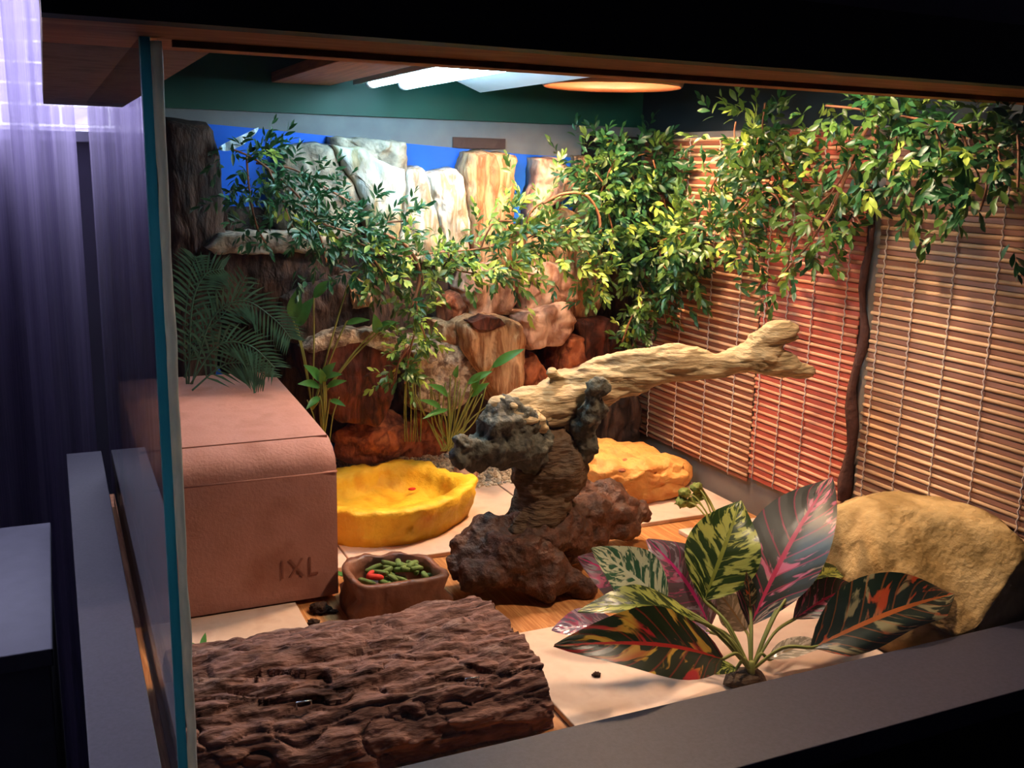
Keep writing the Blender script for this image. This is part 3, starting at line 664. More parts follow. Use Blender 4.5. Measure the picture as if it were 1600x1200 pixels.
# ------------------------------------------------------------------ food bowl and pellets
rim = [(.276, 1.02), (.286, .997), (.33, .990), (.372, .990), (.386, 1.005), (.382, 1.045), (.358, 1.078), (.32, 1.09), (.29, 1.082), (.277, 1.055)]
o = ob('food_bowl', dish('b', rim, .007, .044, .0005, .012, 9, M['bowl'], foot=1.05, amp=.006), M['bowl']); tag(o, 'brown square-cornered food bowl in front of the yellow dish', 'bowl')
pv = tube(spline([(-.0095, 0, 0), (0, .0008, .0004), (.0095, 0, 0)], 3), [.0022, .0031, .0033, .0033, .0033, .0031, .0022], 8)
pme = mesh('pellet', pv, M['pellet']); rme = mesh('pellet', pv, M['redpellet'])
rnd = random.Random(6)
for k in range(46):
    a = rnd.uniform(0, 6.28); r = .041 * math.sqrt(rnd.random()); lay = k // 15
    x = .338 + r * math.cos(a) * (1 - .18 * lay); y = 1.036 + r * .95 * math.sin(a) * (1 - .18 * lay); z = .028 + lay * .0065 + rnd.uniform(0, .002)
    red = k in (44, 45)
    if red: x, y, z = (.306, 1.020, .043) if k == 44 else (.304, 1.032, .042)
    o = inst('food_pellet', rme if red else pme, Matrix.Translation((x, y, z)) @ Matrix.Rotation(rnd.uniform(0, 3.14), 4, 'Z') @ Matrix.Rotation(rnd.uniform(-.35, .35), 4, 'Y') @ Matrix.Scale(rnd.uniform(.8, 1.15), 4))
    if red: tag(o, 'red food pellet at the left rim of the brown bowl, the ' + ('nearer one' if k == 44 else 'farther one'), 'pellet', 'red pellets in the food bowl')
    else: tag(o, 'green food pellet heaped in the brown bowl', 'pellet', 'green pellets in the food bowl')
# ------------------------------------------------------------------ sandy resin hide
rh = empty('resin_hide', (.80, 1.29, TZ), 'sandy orange moulded resin basking hide beside the bamboo blind', 'hide')
def hidebody():
    V, F = blob((.785, 1.290, .037), (.082, .080, .037), .10, 2.2, 5, 7, TZ, power=5)
    out = []
    for v in V:
        x, y, z = v
        t = (x - .70) / .17
        z2 = TZ + (z - TZ) * (1.12 - .30 * t) + (.007 * fbm(Vector((x, y, z)) * 55, 4) if z > .02 else 0)
        yy = y + .004 * fbm(Vector((x * 40, z * 90, y * 20)), 3)
        out.append((x, yy, max(z2, TZ)))
    return out, F
ob('body', hidebody(), M['hide'], rh)
c = AZ(1055, 765, .012)
ob('head_lobe', blob((.874, 1.292, .025), (.036, .036, .024), .07, 1.4, 4, 8, TZ, power=2.7), M['hide'], rh)
ob('eye_bump', blob((.868, 1.276, .0475), (.010, .009, .006), .1, 2, 3, 9), M['hide'], rh)
for (px, py) in ((960, 718), (978, 716), (972, 732)):
    p = AZ(px, py, .072); ob('pit', blob((p.x, p.y, p.z - .003), (.006, .005, .003), .1, 2, 2, 3), M['rkred'], rh)
# ------------------------------------------------------------------ driftwood
dw = empty('driftwood', (.55, 1.03, 0), 'twisted driftwood with dark roots and a long pale branch', 'driftwood')
def chain(px, n=5):
    """px: list of (x, y, radius_px, Y)"""
    P = [AY(a, b, Y) for a, b, r, Y in px]; R = [r * mpp(p) for (a, b, r, Y), p in zip(px, P)]
    S = spline(P, n); RR = []
    for i in range(len(R) - 1):
        for k in range(n): RR.append(R[i] + (R[i + 1] - R[i]) * k / n)
    RR.append(R[-1])
    return join(tube(S, RR, 14), ball(S[0], RR[0] * .97), ball(S[-1], RR[-1] * .97))
def ball(c, r): return blob(c, (r, r, r), 0, sub=2)
def clampz(vf, z0=.0005): return [Vector((v[0], v[1], max(v[2], z0))) for v in vf[0]], vf[1]
root = join(chain([(728, 888, 30, 1.035), (770, 862, 38, 1.04), (820, 845, 45, 1.04), (860, 830, 40, 1.045)]),
            chain([(725, 850, 24, 1.055), (760, 838, 32, 1.055), (810, 830, 34, 1.05)]),
            chain([(905, 918, 22, .975), (865, 900, 32, .985), (810, 875, 40, 1.0), (780, 860, 36, 1.02)]),
            chain([(745, 905, 30, 1.0), (800, 895, 30, .995), (850, 915, 22, .98)]),
            chain([(995, 805, 26, 1.10), (950, 800, 34, 1.09), (900, 815, 40, 1.07), (850, 835, 40, 1.05)]),
            chain([(985, 830, 18, 1.08), (930, 830, 26, 1.07), (880, 850, 34, 1.05)]),
            chain([(890, 782, 24, 1.10), (930, 775, 22, 1.11), (975, 780, 14, 1.11)]))
ob('root_base', clampz(remesh(root, .0034, .013, 26, 3, smooth=2)), M['root'], dw)
trunk = join(chain([(815, 850, 42, 1.045), (838, 810, 44, 1.05), (852, 778, 46, 1.055)]),
             chain([(850, 772, 46, 1.055), (858, 742, 58, 1.06), (862, 724, 58, 1.06), (856, 712, 52, 1.06)]),
             chain([(822, 742, 24, 1.05), (835, 765, 30, 1.05)]))
ob('trunk', remesh(trunk, .0028, .0055, 60, 5, (1, 1, .8), smooth=2), M['trunk'], dw)
stub = join(chain([(898, 705, 26, 1.05), (912, 675, 22, 1.04), (922, 645, 20, 1.03), (932, 612, 17, 1.022), (936, 603, 18, 1.02)]),
            chain([(840, 700, 40, 1.055), (800, 692, 40, 1.04), (770, 700, 30, 1.03), (738, 706, 24, 1.02), (712, 712, 14, 1.01)]),
            chain([(830, 665, 26, 1.05), (795, 655, 34, 1.04), (770, 668, 30, 1.03), (778, 690, 24, 1.03)]),
            chain([(730, 700, 20, 1.02), (722, 696, 16, 1.01)]))
ob('dark_stub', remesh(stub, .0028, .011, 42, 8, smooth=2), M['dusk'], dw)
br = join(chain([(775, 640, 16, 1.04), (815, 640, 30, 1.06), (860, 632, 44, 1.075), (905, 612, 42, 1.075), (950, 592, 38, 1.07), (1000, 578, 32, 1.055), (1045, 566, 27, 1.04), (1085, 570, 23, 1.03), (1125, 572, 22, 1.02), (1160, 560, 26, 1.01), (1192, 545, 32, 1.0), (1215, 522, 22, .99), (1238, 512, 9, .985)]),
          chain([(1190, 560, 26, 1.0), (1222, 570, 22, .99), (1248, 578, 15, .985), (1266, 582, 11, .98)]),
          chain([(1200, 535, 24, 1.0), (1225, 530, 14, .99), (1238, 530, 9, .985)]),
          chain([(880, 605, 16, 1.07), (868, 588, 10, 1.065), (858, 584, 8, 1.06)]),
          chain([(800, 640, 14, 1.03), (830, 655, 14, 1.03), (850, 668, 10, 1.03)]),
          chain([(930, 608, 14, 1.055), (946, 604, 10, 1.045)]))
ob('branch', remesh(br, .0025, .0068, 62, 6, (.28, .6, 1.1), smooth=2), M['branch'], dw)
# ------------------------------------------------------------------ half-round bark
V, F = [], []; nx, na = 420, 170
for i in range(nx + 1):
    x = .070 + .315 * i / nx
    for k in range(na + 1):
        t = k / na; a = math.pi * t
        y = .835 - .108 * math.cos(a); z = .001 + .062 * (max(0, math.sin(a)) ** .75)
        n3 = Vector((-math.cos(a) * .5, 0, 0))
        p = Vector((x * 7, y * 30 + .8 * math.sin(x * 9) + 2 * x, z * 30))
        rdg = noise.ridged_multi_fractal(p, .9, 2.1, 5, 1.0, 2.0)
        pl_ = noise.noise(Vector((x * 26, y * 55 + 3 * x, z * 55)))
        wq = Vector((x * 7.5 + .5 * noise.noise(Vector((x * 30, y * 30, 0))), y * 52 + 6 * x + 1.3 * noise.noise(Vector((x * 22, y * 50, 7))), z * 52))
        vd, vp = noise.voronoi(wq); crk = min(1, (vd[1] - vd[0]) * 2.2)
        d = (rdg - 1.0) * .0052 + .0055 * noise.noise(vp[0] * 3.7) - .0045 * (1 - crk) ** 2 + .003 * pl_ + .0022 * fbm(Vector((x * 60, y * 130, z * 130)), 3)
        s = math.sin(a); xx = x
        if i == nx: xx += .006 * noise.noise(Vector((0, y * 40, 3)))
        if i == nx: pass
        V.append(Vector((xx + (.010 * noise.noise(Vector((1, y * 28, z * 28))) if x > .33 else 0) * ((x - .33) / .055 if x > .33 else 0), y - math.cos(a) * d, max(.0006, z + s * d))))
for i in range(nx):
    for k in range(na):
        a = i * (na + 1) + k; F.append((a, a + na + 1, a + na + 2, a + 1))
# underside
base = len(V)
for i in (0, nx):
    for k in range(na + 1):
        t = k / na; a = math.pi * t; x = V[i * (na + 1) + k].x
        V.append(Vector((x, .835 - .098 * math.cos(a), .0006 + .050 * max(0, math.sin(a)) ** .75)))
for k in range(na):
    a, b_ = base + k, base + na + 1 + k
    F.append((a + 1, b_ + 1, b_, a)); F.append((a, k, k + 1, a + 1)); c = nx * (na + 1) + k; F.append((b_, b_ + 1, c + 1, c))
bk = empty('bark_log', (.23, .835, 0), 'half-round slab of rough pine bark lying at the front glass', 'bark')
ob('bark', (V, F), M['bark'], bk)
for (px, py, Y) in ((475, 1098, .80), (738, 1061, .80)):
    p = AY(px, py, Y)
    # drop the staple onto the bark crown
    za = .001 + .062 * math.sin(math.acos(max(-1, min(1, (.835 - Y) / .108)))) ** .75 + .006
    d = (p - CAMPOS).normalized()
    for _ in range(60):
        cc = max(-1, min(1, (.835 - p.y) / .108)); za = .001 + .062 * math.sin(math.acos(cc)) ** .75 + .0055
        p = p + d * ((p.z - za) / (-d.z) * .6)
    ob('staple', tube([p + Vector((-.006, .001, -.006)), p + Vector((-.006, .001, .001)), p + Vector((.006, -.0005, .001)), p + Vector((.006, -.0005, -.006))], .0008, 6), M['staple'], bk)
# ------------------------------------------------------------------ boulder
V, F = blob((.862, .768, .062), (.098, .112, .080), .09, 1.3, 5, 14, TZ, power=3)
def slope(v):
    x, y, z = min(v[0], RX - .012), max(v[1], GY + .004), v[2]
    lim = TZ + .03 + max(0, y - .664) * .9 + max(0, x - .84) * 1.5 + .006 * fbm(Vector((x * 30, y * 30, 1)), 3)
    return (x, y, max(TZ, z if z < lim else lim + (z - lim) * .12))
o = ob('boulder', ([slope(v) for v in V], F), M['boulder']); tag(o, 'large smooth tan boulder in the front right corner', 'boulder')

# ------------------------------------------------------------------ leaves
def leafgrid(length, width, nU=6, nV=10, fold=.25, droop=.25, tipp=1.0, wave=0, seed=0, basep=.9):
    V, F, UV = [], [], []
    for j in range(nV + 1):
        v = j / nV
        wv = math.sin(math.pi * v ** basep) ** .8 * (1 - .25 * tipp * v * v) if 0 < v < 1 else 0
        if j == 0: wv = .05
        if j == nV: wv = .02
        for i in range(nU + 1):
            u = i / nU * 2 - 1
            x = u * wv * width / 2; z = abs(u) * fold * width / 2 * wv - droop * length * v * v
            z += wave * width * math.sin(v * 11 + seed + (1.5 if u > 0 else 0)) * u * u
            V.append(Vector((x, v * length, z))); UV.append(((u + 1) / 2, v))
    for j in range(nV):
        for i in range(nU):
            a = j * (nU + 1) + i; F.append((a, a + 1, a + nU + 2, a + nU + 1))
    return V, F, UV
def frame(o, ydir, nrm):
    y = Vector(ydir).normalized(); z = Vector(nrm); z = (z - y * z.dot(y)).normalized(); x = y.cross(z)
    return Matrix(((x.x, y.x, z.x, o[0]), (x.y, y.y, z.y, o[1]), (x.z, y.z, z.z, o[2]), (0, 0, 0, 1)))
# ---- croton
cp = AZ(1172, 1068, TZ)
cro = empty('croton_plant', (cp.x, cp.y, TZ), 'croton plant with patterned red, green and yellow leaves at the front glass', 'plant')
CM = {'gy': croton('green_yellow_leaf', '#263d16', '#b4bd62', '#8a963c', 5, .49, 1, .25),
      'pk': croton('dark_pink_veined_leaf', '#1c221c', '#a08a78', '#a01c48', 4, .56, 2, .55, '#b8607e', .42),
      'wg': croton('white_green_leaf', '#3f6a4c', '#dfe6bc', '#e4ecc8', 6, .48, 3, .3, None, .3),
      'pg': croton('pink_grey_leaf', '#5a4a50', '#b05a78', '#c2347a', 5, .5, 4, .4, '#8f8a94', .3),
      'ry': croton('red_yellow_green_leaf', '#16260f', '#c9a440', '#b02418', 3.2, .53, 11, .3, '#a8262a', .36),
      'tr': croton('teal_orange_leaf', '#12261f', '#8f8a68', '#b5642c', 3.6, .53, 6, .35, '#b84a26', .34),
      'li': croton('lilac_leaf', '#8d7c96', '#c9b0c4', '#b27c98', 5, .48, 7, .3, '#c76a8c', .2),
      'pale': croton('pale_clear_leaf', '#a39c8c', '#d8cfbe', '#a8906c', 5, .5, 8, .2, None, .15)}
def cleaf(b, t, wpx, m, Yb, Yt, face=.6, roll=0, fold=.3, droop=.12, wave=.03, seed=0, stalk=True):
    B = AY(*b, Yb); T = AY(*t, Yt); d = T - B; Lr = d.length
    cview = (CAMPOS - (B + T) / 2).normalized(); nrm = cview * face + Vector((0, 0, 1)) * (1 - face)
    V, F, UV = leafgrid(Lr, wpx * mpp((B + T) / 2), 8, 16, fold, 0, 1, wave, seed)
    V = [Vector((v.x, v.y, v.z + droop * Lr * math.sin(math.pi * v.y / Lr))) for v in V]
    Mx = frame(B, d, nrm) @ Matrix.Rotation(roll, 4, 'Y')
    V = [Mx @ v for v in V]
    V = [Vector((v.x, max(v.y, GY + .003), v.z)) for v in V]
    o = ob('leaf', (V, F), CM[m], cro, uv=UV)
    if stalk:
        c0 = Vector((cp.x, cp.y, .02)); mid = c0.lerp(B, .5) + Vector((0, 0, .012))
        ob('stalk', tube(spline([c0, mid, B, B + d * .08], 5), .0017, 6), M['grass'], o)
    return o
cleaf((1108, 978), (1012, 842), 130, 'pg', .80, .84, .55, .2, .25, .1)
cleaf((1040, 938), (903, 870), 100, 'pg', .81, .85, .6, -.2, .2, .05)
cleaf((1040, 945), (925, 856), 98, 'wg', .775, .80, .7, 0, .2, .08)
cleaf((1078, 912), (1040, 848), 50, 'li', .84, .87, .6, 0, .2, .05)
cleaf((1100, 938), (1158, 782), 122, 'gy', .79, .83, .75, .15, .15, .06)
cleaf((1172, 978), (1300, 745), 142, 'pk', .765, .82, .7, -.25, .25, .06)
cleaf((1085, 968), (903, 955), 78, 'gy', .755, .765, .45, .15, .25, .10)
cleaf((1110, 988), (1008, 972), 34, 'li', .75, .76, .5, 0, .2, .05)
cleaf((960, 972), (862, 984), 62, 'li', .775, .78, .5, 0, .2, .0, stalk=False)
cleaf((1128, 1030), (866, 1008), 122, 'ry', .715, .705, .75, .1, .25, .10)
cleaf((1150, 1045), (1062, 1054), 36, 'gy', .725, .72, .5, 0, .2, .1)
cleaf((1268, 1012), (1491, 928), 138, 'tr', .69, .69, .75, -.05, .2, .08)
cleaf((1240, 968), (1345, 918), 66, 'pk', .74, .75, .55, 0, .25, .12)
cleaf((1232, 925), (1322, 893), 52, 'gy', .77, .79, .5, 0, .2, .1)
cleaf((1165, 985), (1120, 922), 60, 'pale', .775, .80, .6, 0, .2, .05)
cleaf((1200, 1030), (1292, 1008), 40, 'pale', .72, .72, .4, 0, .2, .1)
cleaf((1172, 950), (1166, 893), 22, 'tr', .765, .77, .8, .2, .5, .1)
cleaf((1242, 918), (1250, 880), 20, 'li', .76, .765, .8, 0, .5, .1)
ob('soil_plug', blob((cp.x - .004, cp.y + .004, TZ + .004), (.022, .016, .009), .25, 2, 3, 4, TZ), M['trunk'], cro)
ob('stem', tube([(cp.x, cp.y, TZ), (cp.x, cp.y, .03)], [.005, .003], 8), M['grass'], cro)

# ---- garlands
lvA = leafgrid(1, .32, 2, 4, .35, .16); lvB = leafgrid(1, .44, 2, 5, .3, .2, basep=1.25)
LME = {'A': mesh('leaf', lvA[:2], M['leafA']), 'B': mesh('leaf', lvB[:2], M['leafB']), 'C': mesh('leaf', lvB[:2], M['leafC']), 'a': mesh('leaf', lvB[:2], M['leafA'])}
def garland(lab, twigs, kinds, size, density, seed, plane, stems=(), jit=.018, nmax=300, side=.012, dk=1.65, sk=.70):
    """twigs: picture polylines each with its distance; leaves stand in pairs along them"""
    rnd = random.Random(seed); T = []; density *= dk; size *= sk
    for tw, v in twigs:
        P = []
        for i, q in enumerate(tw):
            vv = v[i] if isinstance(v, (list, tuple)) else v
            P.append(AX(q[0], q[1], vv) if plane == 'x' else AY(q[0], q[1], vv))
        T.append(spline(P, 6))
    loc = T[0][0]; e = empty('vine_garland', loc, lab, 'vine', 'artificial vine garlands')
    ob('stem', join(*[tube(S, .0014, 5) for S in T], *[tube(spline([AX(*q, v) if plane == 'x' else AY(*q, v) for q in s], 8), r, 7) for s, v, r in stems]), M['twig'], e)
    slots = []
    for S in T:
        for i in range(len(S) - 1):
            d = S[i + 1] - S[i]; n = d.length * density; k = int(n) + (rnd.random() < n - int(n))
            for _ in range(k): slots.append((S[i] + d * rnd.random(), d.normalized(), i / len(S)))
    rnd.shuffle(slots); rest = {}
    cnt = 0
    for (p, d, t) in slots:
        off = Vector((rnd.gauss(0, 1), rnd.gauss(0, 1), rnd.gauss(0, 1))) * side * 1.25
        ax = (off.normalized() + d * .35 + Vector((0, -.25, rnd.uniform(-.35, .35)))).normalized()
        k0 = rnd.choices([a for a, b in kinds], [b for a, b in kinds])[0]
        q = p + off; u_ = ax.orthogonal().normalized(); v_ = ax.cross(u_); ph = rnd.random() * 6.28
        q.x = min(max(q.x, GX + .012), RX - .03); q.y = min(max(q.y, GY + .022), BY - .02)
        nl = rnd.randint(6, 8); sl = size * rnd.uniform(1.1, 1.9)
        for j in range(nl):
            f_ = j / (nl - 1); an = ph + (j % 2) * 3.14 + rnd.gauss(0, .5)
            out = (ax * (.55 + .9 * f_) + (u_ * math.cos(an) + v_ * math.sin(an)) * (1.05 - .8 * f_)).normalized()
            nrm = Vector((rnd.gauss(-.2, .5), rnd.gauss(-.4, .5), rnd.uniform(.2, 1)))
            k = k0 if rnd.random() < .85 else kinds[0][0]
            s = size * rnd.uniform(.75, 1.15) * (1 - .25 * f_); q2 = q + ax * sl * f_
            q2.x = min(q2.x, RX - .026); q2.y = max(q2.y, GY + .02)
            tip = q2 + out * s
            if tip.x > RX - .014: out.x -= (tip.x - RX + .014) / s; out.normalize()
            if (q2 + out * s).y < GY + .006: out.y = abs(out.y)
            Mx = frame(q2, out, nrm) @ Matrix.Scale(s, 4); cnt += 1
            if cnt <= nmax: inst('leaf', LME[k], Mx, e)
            else: rest.setdefault(k, []).append(([Mx @ v.co for v in LME[k].vertices], [tuple(f.vertices) for f in LME[k].polygons]))
    for k in sorted(rest): tag(ob('foliage', join(*rest[k]), LME[k].materials[0], e), kind='stuff')
    return e
garland('dark green artificial vine draped from the upper left over the grey rock', [
    ([(360, 232), (400, 250), (450, 290), (500, 345), (540, 385)], 1.34), ([(385, 245), (390, 300), (400, 350), (415, 380)], 1.34), ([(420, 265), (440, 310), (455, 350), (470, 380)], 1.33),
    ([(470, 310), (500, 370), (510, 410)], 1.33), ([(505, 350), (560, 370), (600, 400)], 1.33), ([(540, 385), (580, 410), (600, 440)], 1.33), ([(400, 255), (460, 265), (520, 300), (555, 320)], 1.35), ([(540, 370), (590, 350), (640, 345)], 1.35)],
    (('A', 8), ('a', 2), ('C', .6)), .024, 170, 21, 'y', side=.013, nmax=290)
garland('olive and lime artificial vine across the middle of the back rocks', [
    ([(560, 380), (620, 400), (680, 395), (740, 390), (800, 380), (850, 360), (890, 340)], 1.33), ([(640, 400), (660, 430), (655, 470)], 1.32), ([(700, 395), (710, 420), (760, 430)], 1.32), ([(780, 380), (800, 420), (840, 430)], 1.32),
    ([(850, 360), (880, 390), (880, 420)], 1.32), ([(820, 375), (830, 330), (860, 310)], 1.33), ([(750, 390), (770, 350), (800, 345)], 1.33), ([(880, 350), (910, 380), (930, 430), (925, 470)], 1.34), ([(580, 400), (600, 430), (600, 450)], 1.31)],
    (('B', 6), ('C', 2.6), ('A', 2)), .024, 165, 22, 'y', stems=(([(600, 365), (635, 385), (655, 420), (650, 460), (640, 480)], 1.31, .0024), ([(848, 318), (880, 303), (915, 305), (935, 335), (938, 365)], 1.31, .0022)), side=.014, nmax=295)
garland('thin hanging vine strand ending in lime tips before the dome-shaped rock', [
    ([(648, 455), (652, 500), (640, 550), (632, 600)], 1.31), ([(650, 490), (662, 520), (668, 545)], 1.31), ([(640, 540), (622, 570), (618, 600)], 1.31)],
    (('B', 5), ('C', 4)), .021, 150, 23, 'y', side=.008)
garland('dense dark vine bush filling the back right corner', [
    ([(915, 260), (960, 250), (1010, 240), (1040, 230)], 1.40), ([(930, 270), (960, 310), (980, 350), (990, 400)], 1.38), ([(980, 260), (1000, 300), (1020, 350), (1030, 400)], 1.38), ([(950, 330), (960, 380), (950, 420)], 1.37),
    ([(1000, 390), (1020, 430), (1060, 440)], 1.36), ([(960, 250), (940, 300), (945, 340)], 1.39), ([(1020, 250), (1035, 300), (1045, 350)], 1.37)],
    (('a', 7), ('B', 4), ('C', .5)), .027, 260, 24, 'y', side=.016, nmax=295)
garland('vine strand with rounded leaves hanging beside the blind edge above the branch', [
    ([(1000, 440), (1012, 480), (1000, 520), (985, 545)], 1.34), ([(1015, 450), (1035, 480), (1040, 505)], 1.34), ([(1005, 470), (985, 500), (972, 535)], 1.34)],
    (('B', 6), ('C', 1.5), ('a', 2)), .022, 150, 25, 'y', side=.008)
garland('bushy green vine climbing over the brown blind to the hood', [
    ([(1020, 380), (1070, 365), (1120, 350), (1165, 320), (1185, 270), (1190, 210), (1195, 160)], .86), ([(1060, 370), (1075, 400), (1100, 420)], .86), ([(1110, 350), (1110, 300), (1125, 270)], .86), ([(1150, 330), (1160, 370), (1180, 385)], .865),
    ([(1185, 250), (1150, 220), (1150, 190)], .86), ([(1190, 230), (1215, 240), (1235, 270)], .865), ([(1185, 290), (1215, 310), (1220, 340)], .865), ([(1030, 390), (1040, 420), (1075, 435)], .86)],
    (('B', 6), ('a', 4), ('C', 1.6)), .027, 185, 26, 'x', side=.014, nmax=295)
garland('trailing vine strand with bare brown stems over the red blind', [
    ([(1345, 240), (1315, 290), (1290, 340), (1265, 380), (1235, 415), (1215, 440)], .86), ([(1330, 260), (1290, 250), (1255, 240)], .85), ([(1300, 320), (1330, 330), (1345, 350)], .86), ([(1270, 370), (1260, 330), (1250, 300)], .86), ([(1290, 340), (1300, 365), (1280, 390)], .86), ([(1240, 410), (1260, 400), (1275, 405)], .86)],
    (('B', 5), ('a', 3), ('C', 1.4)), .026, 105, 27, 'x', stems=(([(1385, 158), (1352, 205), (1330, 250), (1305, 320), (1290, 345)], .86, .0022), ([(1335, 240), (1300, 300), (1245, 350), (1230, 420)], .862, .0012)), side=.010)
garland('leafy vine hanging from the hood over the tan blind at the right', [
    ([(1290, 165), (1340, 170), (1400, 180), (1460, 190), (1530, 200), (1598, 205)], [.80, .81, .82, .82, .83, .83]), ([(1400, 185), (1400, 230), (1395, 280), (1390, 310)], .83), ([(1430, 190), (1440, 240), (1445, 290), (1440, 318)], .83),
    ([(1460, 200), (1470, 240), (1460, 280)], .83), ([(1540, 205), (1545, 250), (1540, 300), (1530, 330)], .83), ([(1590, 210), (1592, 250), (1590, 300)], .83), ([(1500, 200), (1510, 230), (1520, 260)], .83), ([(1370, 190), (1365, 230), (1370, 260)], .83), ([(1570, 205), (1560, 240), (1575, 280)], .83)],
    (('a', 6), ('B', 6), ('C', 1.2)), .026, 150, 28, 'x', side=.013, nmax=295)
# ---- palm fronds on the hide
pf = empty('palm_plant', tuple(AY(300, 600, 1.33)), 'dark feathery artificial palm leaning over the pink clay hide', 'plant')
def frond(pts, Y, n=22, ll=.034, wl=.0032):
    P = spline([AY(x, y, (Y[i] if isinstance(Y, (list, tuple)) else Y)) for i, (x, y) in enumerate(pts)], 8)
    V, F = tube(P, [.0014 * (1 - .6 * i / len(P)) for i in range(len(P))], 5)
    parts = [(V, F)]; rnd = random.Random(int(pts[0][0] * 7 + pts[0][1]))
    for i in range(4, len(P) - 1):
        t = i / len(P); d = (P[i + 1] - P[i]).normalized() if i + 1 < len(P) else d
        vw = (CAMPOS - P[i]).normalized(); sd = d.cross(vw).normalized()
        for s in (-1, 1):
            for h in (0,):
                q = P[i] + d * h * (P[i] - P[i - 1]).length
                out = (sd * s + d * .75 + vw * rnd.uniform(-.2, .35) + Vector((0, 0, -.15))).normalized(); Ls = ll * (.45 + .75 * math.sin(math.pi * (.12 + .86 * t))) * rnd.uniform(.85, 1.1)
                nr = vw; sx = out.cross(nr).normalized() * wl / 2
                a, b_, c_ = q, q + out * Ls * .45, q + out * Ls + Vector((0, 0, -.12 * Ls))
                parts.append(([a - sx * .4, a + sx * .4, b_ + sx, b_ - sx, c_], [(0, 1, 2, 3), (3, 2, 4)]))
    return ob('frond', join(*parts), M['palm'], pf)
frond([(300, 600), (330, 500), (380, 470), (430, 500), (455, 530)], [1.33, 1.33, 1.32, 1.31, 1.30])
frond([(295, 600), (300, 480), (320, 430), (350, 420)], 1.34)
frond([(298, 600), (340, 540), (390, 540), (430, 575)], [1.33, 1.32, 1.31, 1.30])
frond([(292, 600), (288, 520), (296, 440), (305, 400)], 1.35)
frond([(300, 610), (350, 570), (390, 570), (415, 590)], [1.33, 1.33, 1.32, 1.32])
frond([(288, 590), (310, 530), (350, 490), (385, 430)], [1.35, 1.35, 1.36, 1.36])
# ---- leafy plants among the rocks
def plant(lab, base, Y, leaves, stems=(), mat='leafD', cat='plant'):
    b0 = AY(*base, Y); e = empty('leafy_plant', tuple(b0), lab, cat)
    for (b, t, w, Yl) in leaves:
        B, T = AY(*b, Yl), AY(*t, Yl - .02); d = T - B
        V, F, UV = leafgrid(d.length, w * mpp(B), 4, 8, .3, 0); V = [Vector((v.x, v.y, v.z + .1 * d.length * math.sin(math.pi * v.y / d.length))) for v in V]
        Mx = frame(B, d, (CAMPOS - B).normalized() + Vector((0, 0, .5)))
        lf = ob('leaf', ([Mx @ v for v in V], F), M[mat], e)
        ob('stalk', tube(spline([b0, b0.lerp(B, .55) + Vector((0, -.006, .01)), B, B + d * .1], 5), .0013, 5), M['grass'], lf)
    for (pts, r) in stems: ob('stalk', tube(spline([AY(x, y, Y) for x, y in pts], 6), r, 5), M['grass'], e)
plant('tall plant with broad upright leaves in front of the dark rock', (488, 640), 1.385, [((458, 500), (467, 448), 24, 1.38), ((464, 510), (490, 465), 24, 1.38), ((490, 465), (521, 437), 18, 1.38), ((545, 441), (580, 458), 16, 1.385), ((540, 506), (578, 500), 12, 1.37), ((590, 520), (584, 490), 18, 1.37), ((590, 512), (625, 505), 14, 1.37)])
plant('low bright green plant at the foot of the dome-shaped rock', (505, 690), 1.365, [((500, 595), (474, 570), 18, 1.36), ((505, 592), (525, 566), 18, 1.355), ((508, 590), (535, 585), 12, 1.355), ((500, 605), (465, 600), 16, 1.36), ((510, 605), (542, 595), 12, 1.355), ((500, 620), (478, 640), 12, 1.355), ((515, 625), (540, 635), 10, 1.355), ((505, 600), (500, 575), 14, 1.36)],
      [([(505, 690), (500, 640), (503, 600)], .0016), ([(515, 690), (520, 650), (530, 620)], .001), ([(497, 690), (490, 650), (480, 625)], .001)])
gl = []
rnd = random.Random(3)
plant('grassy plant with one long bright leaf before the tan stump', (700, 700), 1.365, [((768, 575), (820, 545), 16, 1.35), ((730, 600), (770, 580), 14, 1.35), ((700, 620), (668, 600), 14, 1.36), ((690, 640), (655, 625), 12, 1.36), ((735, 620), (765, 598), 14, 1.355), ((712, 590), (716, 570), 10, 1.36), ((740, 610), (752, 585), 12, 1.35), ((700, 640), (660, 655), 10, 1.36)],
      [([(700 + rnd.uniform(-14, 14), 705), (700 + k + rnd.uniform(-4, 4), 660), (700 + k * 1.6 + rnd.uniform(-8, 8), 590 + abs(k) * .6 + rnd.uniform(-15, 25))], .0011) for k in range(-30, 40, 4)])
plant('clump of thin upright stems beside the red earth mound', (645, 690), 1.40, [], [([(645 + k, 690), (645 + k + rnd.uniform(-3, 3), 640), (643 + k + rnd.uniform(-5, 5), 570 + rnd.uniform(-20, 30))], .0010) for k in range(-12, 14, 4)], cat='plant')
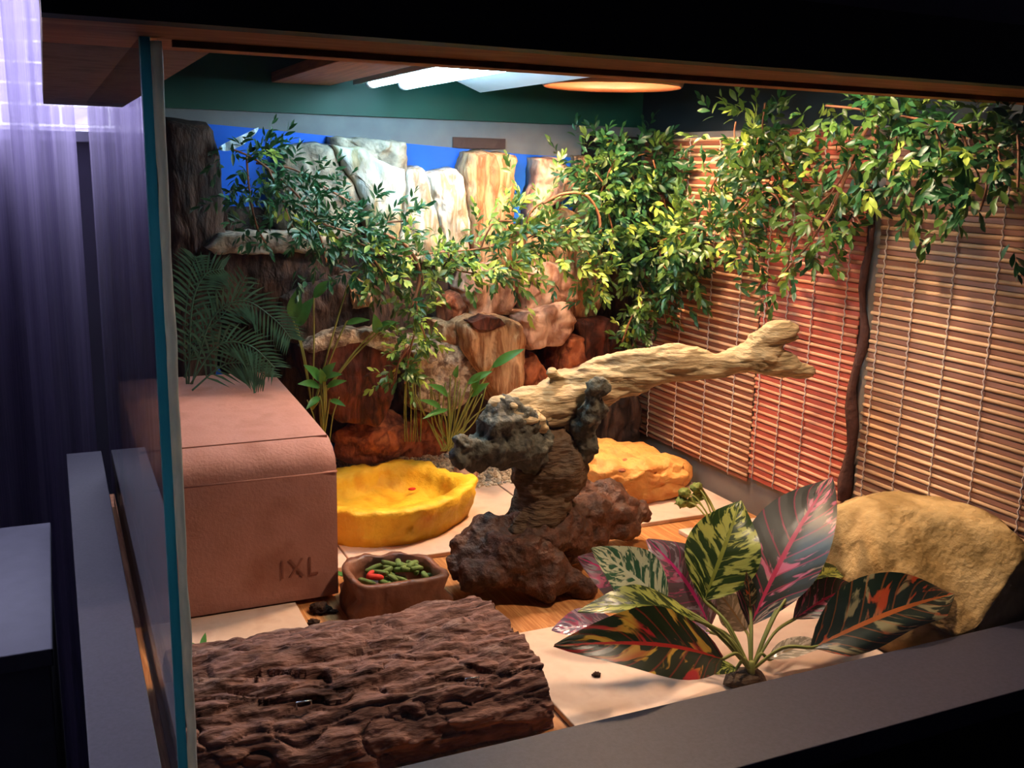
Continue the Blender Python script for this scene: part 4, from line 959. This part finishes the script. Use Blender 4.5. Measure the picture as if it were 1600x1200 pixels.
# ---- dried sprig by the right wall and other scraps
sp = empty('dried_sprig', tuple(AZ(1115, 815, TZ)), 'green stem with dried seed heads lying near the resin hide', 'sprig')
base = AZ(1120, 830, TZ + .004)
for (px, py, z) in ((1070, 770, .035), (1088, 762, .04), (1065, 785, .03), (1092, 775, .035), (1080, 785, .03)):
    q = AY(px, py, 1.12); ob('seed_head', blob(q, (.009, .008, .007), .5, 4, 3, px), M['seed'], sp)
    ob('stalk', tube(spline([base, base.lerp(q, .6) + Vector((0, 0, .012)), q], 5), .0012, 5), M['grass'], sp)
ob('main_stem', tube(spline([AZ(1128, 832, TZ + .003), AY(1112, 790, 1.11), AY(1090, 755, 1.12)], 6), .0024, 6), M['grass'], sp)
for (px, py, r, lab) in ((500, 955, .011, 'largest dark dirt clump beside the pink clay hide'), (490, 975, .007, 'small dark dirt clump in front of the larger one'), (522, 957, .004, 'tiny dirt crumb nearest the brown bowl'), (932, 1056, .004, 'dark dropping on the front cream tile')):
    z = TZ if px > 900 else .0005
    p = AZ(px, py, z); o = ob('dirt_clump', blob((p.x, p.y, z + r * .3), (r, r, r * .5), .6, 3, 3, px, z), M['dirt']); tag(o, lab, 'dirt', 'dirt scraps on the tank floor')
for (px, py, n, lab) in ((318, 1022, 4, 'green leaf scrap at the left corner behind the bark'), (540, 905, 5, 'green leaf scrap between the hide and the brown bowl')):
    p = AZ(px, py, TZ); e = empty('leaf_scrap', (p.x, p.y, .0068), lab, 'leaf')
    for k in range(n):
        V, F, UV = leafgrid(.022, .007, 2, 5, .3, .1); Mx = frame(p + Vector((.002 * k - .004, .002 * k, .001)), (math.cos(k * 1.3), math.sin(k * 1.3) * .6, .6), (0, -.5, 1)); ob('leaf', ([Mx @ v for v in V], F), M['leafD'], e)
# peeling tape
for pts, lab in (([(342, 232), (358, 228), (382, 217), (404, 201)], 'crumpled clear tape strip at the upper left of the backdrop'), ([(1046, 150), (1058, 160), (1078, 160), (1092, 152)], 'loose piece of clear tape high in the back right corner')):
    P = [AY(x, y, 1.44) for x, y in pts]; V, F = [], []
    S = spline(P, 5)
    for i, q in enumerate(S):
        h = .006 * math.sin(math.pi * (i + .6) / (len(S) + .2)) + .001
        V += [q + Vector((0, -.002 * math.sin(i), h)), q + Vector((0, .003 * math.cos(i * 1.7), -h))]
    F = [(2 * i, 2 * i + 1, 2 * i + 3, 2 * i + 2) for i in range(len(S) - 1)]
    o = ob('tape_strip', (V, F), M['tape']); tag(o, lab, 'tape')
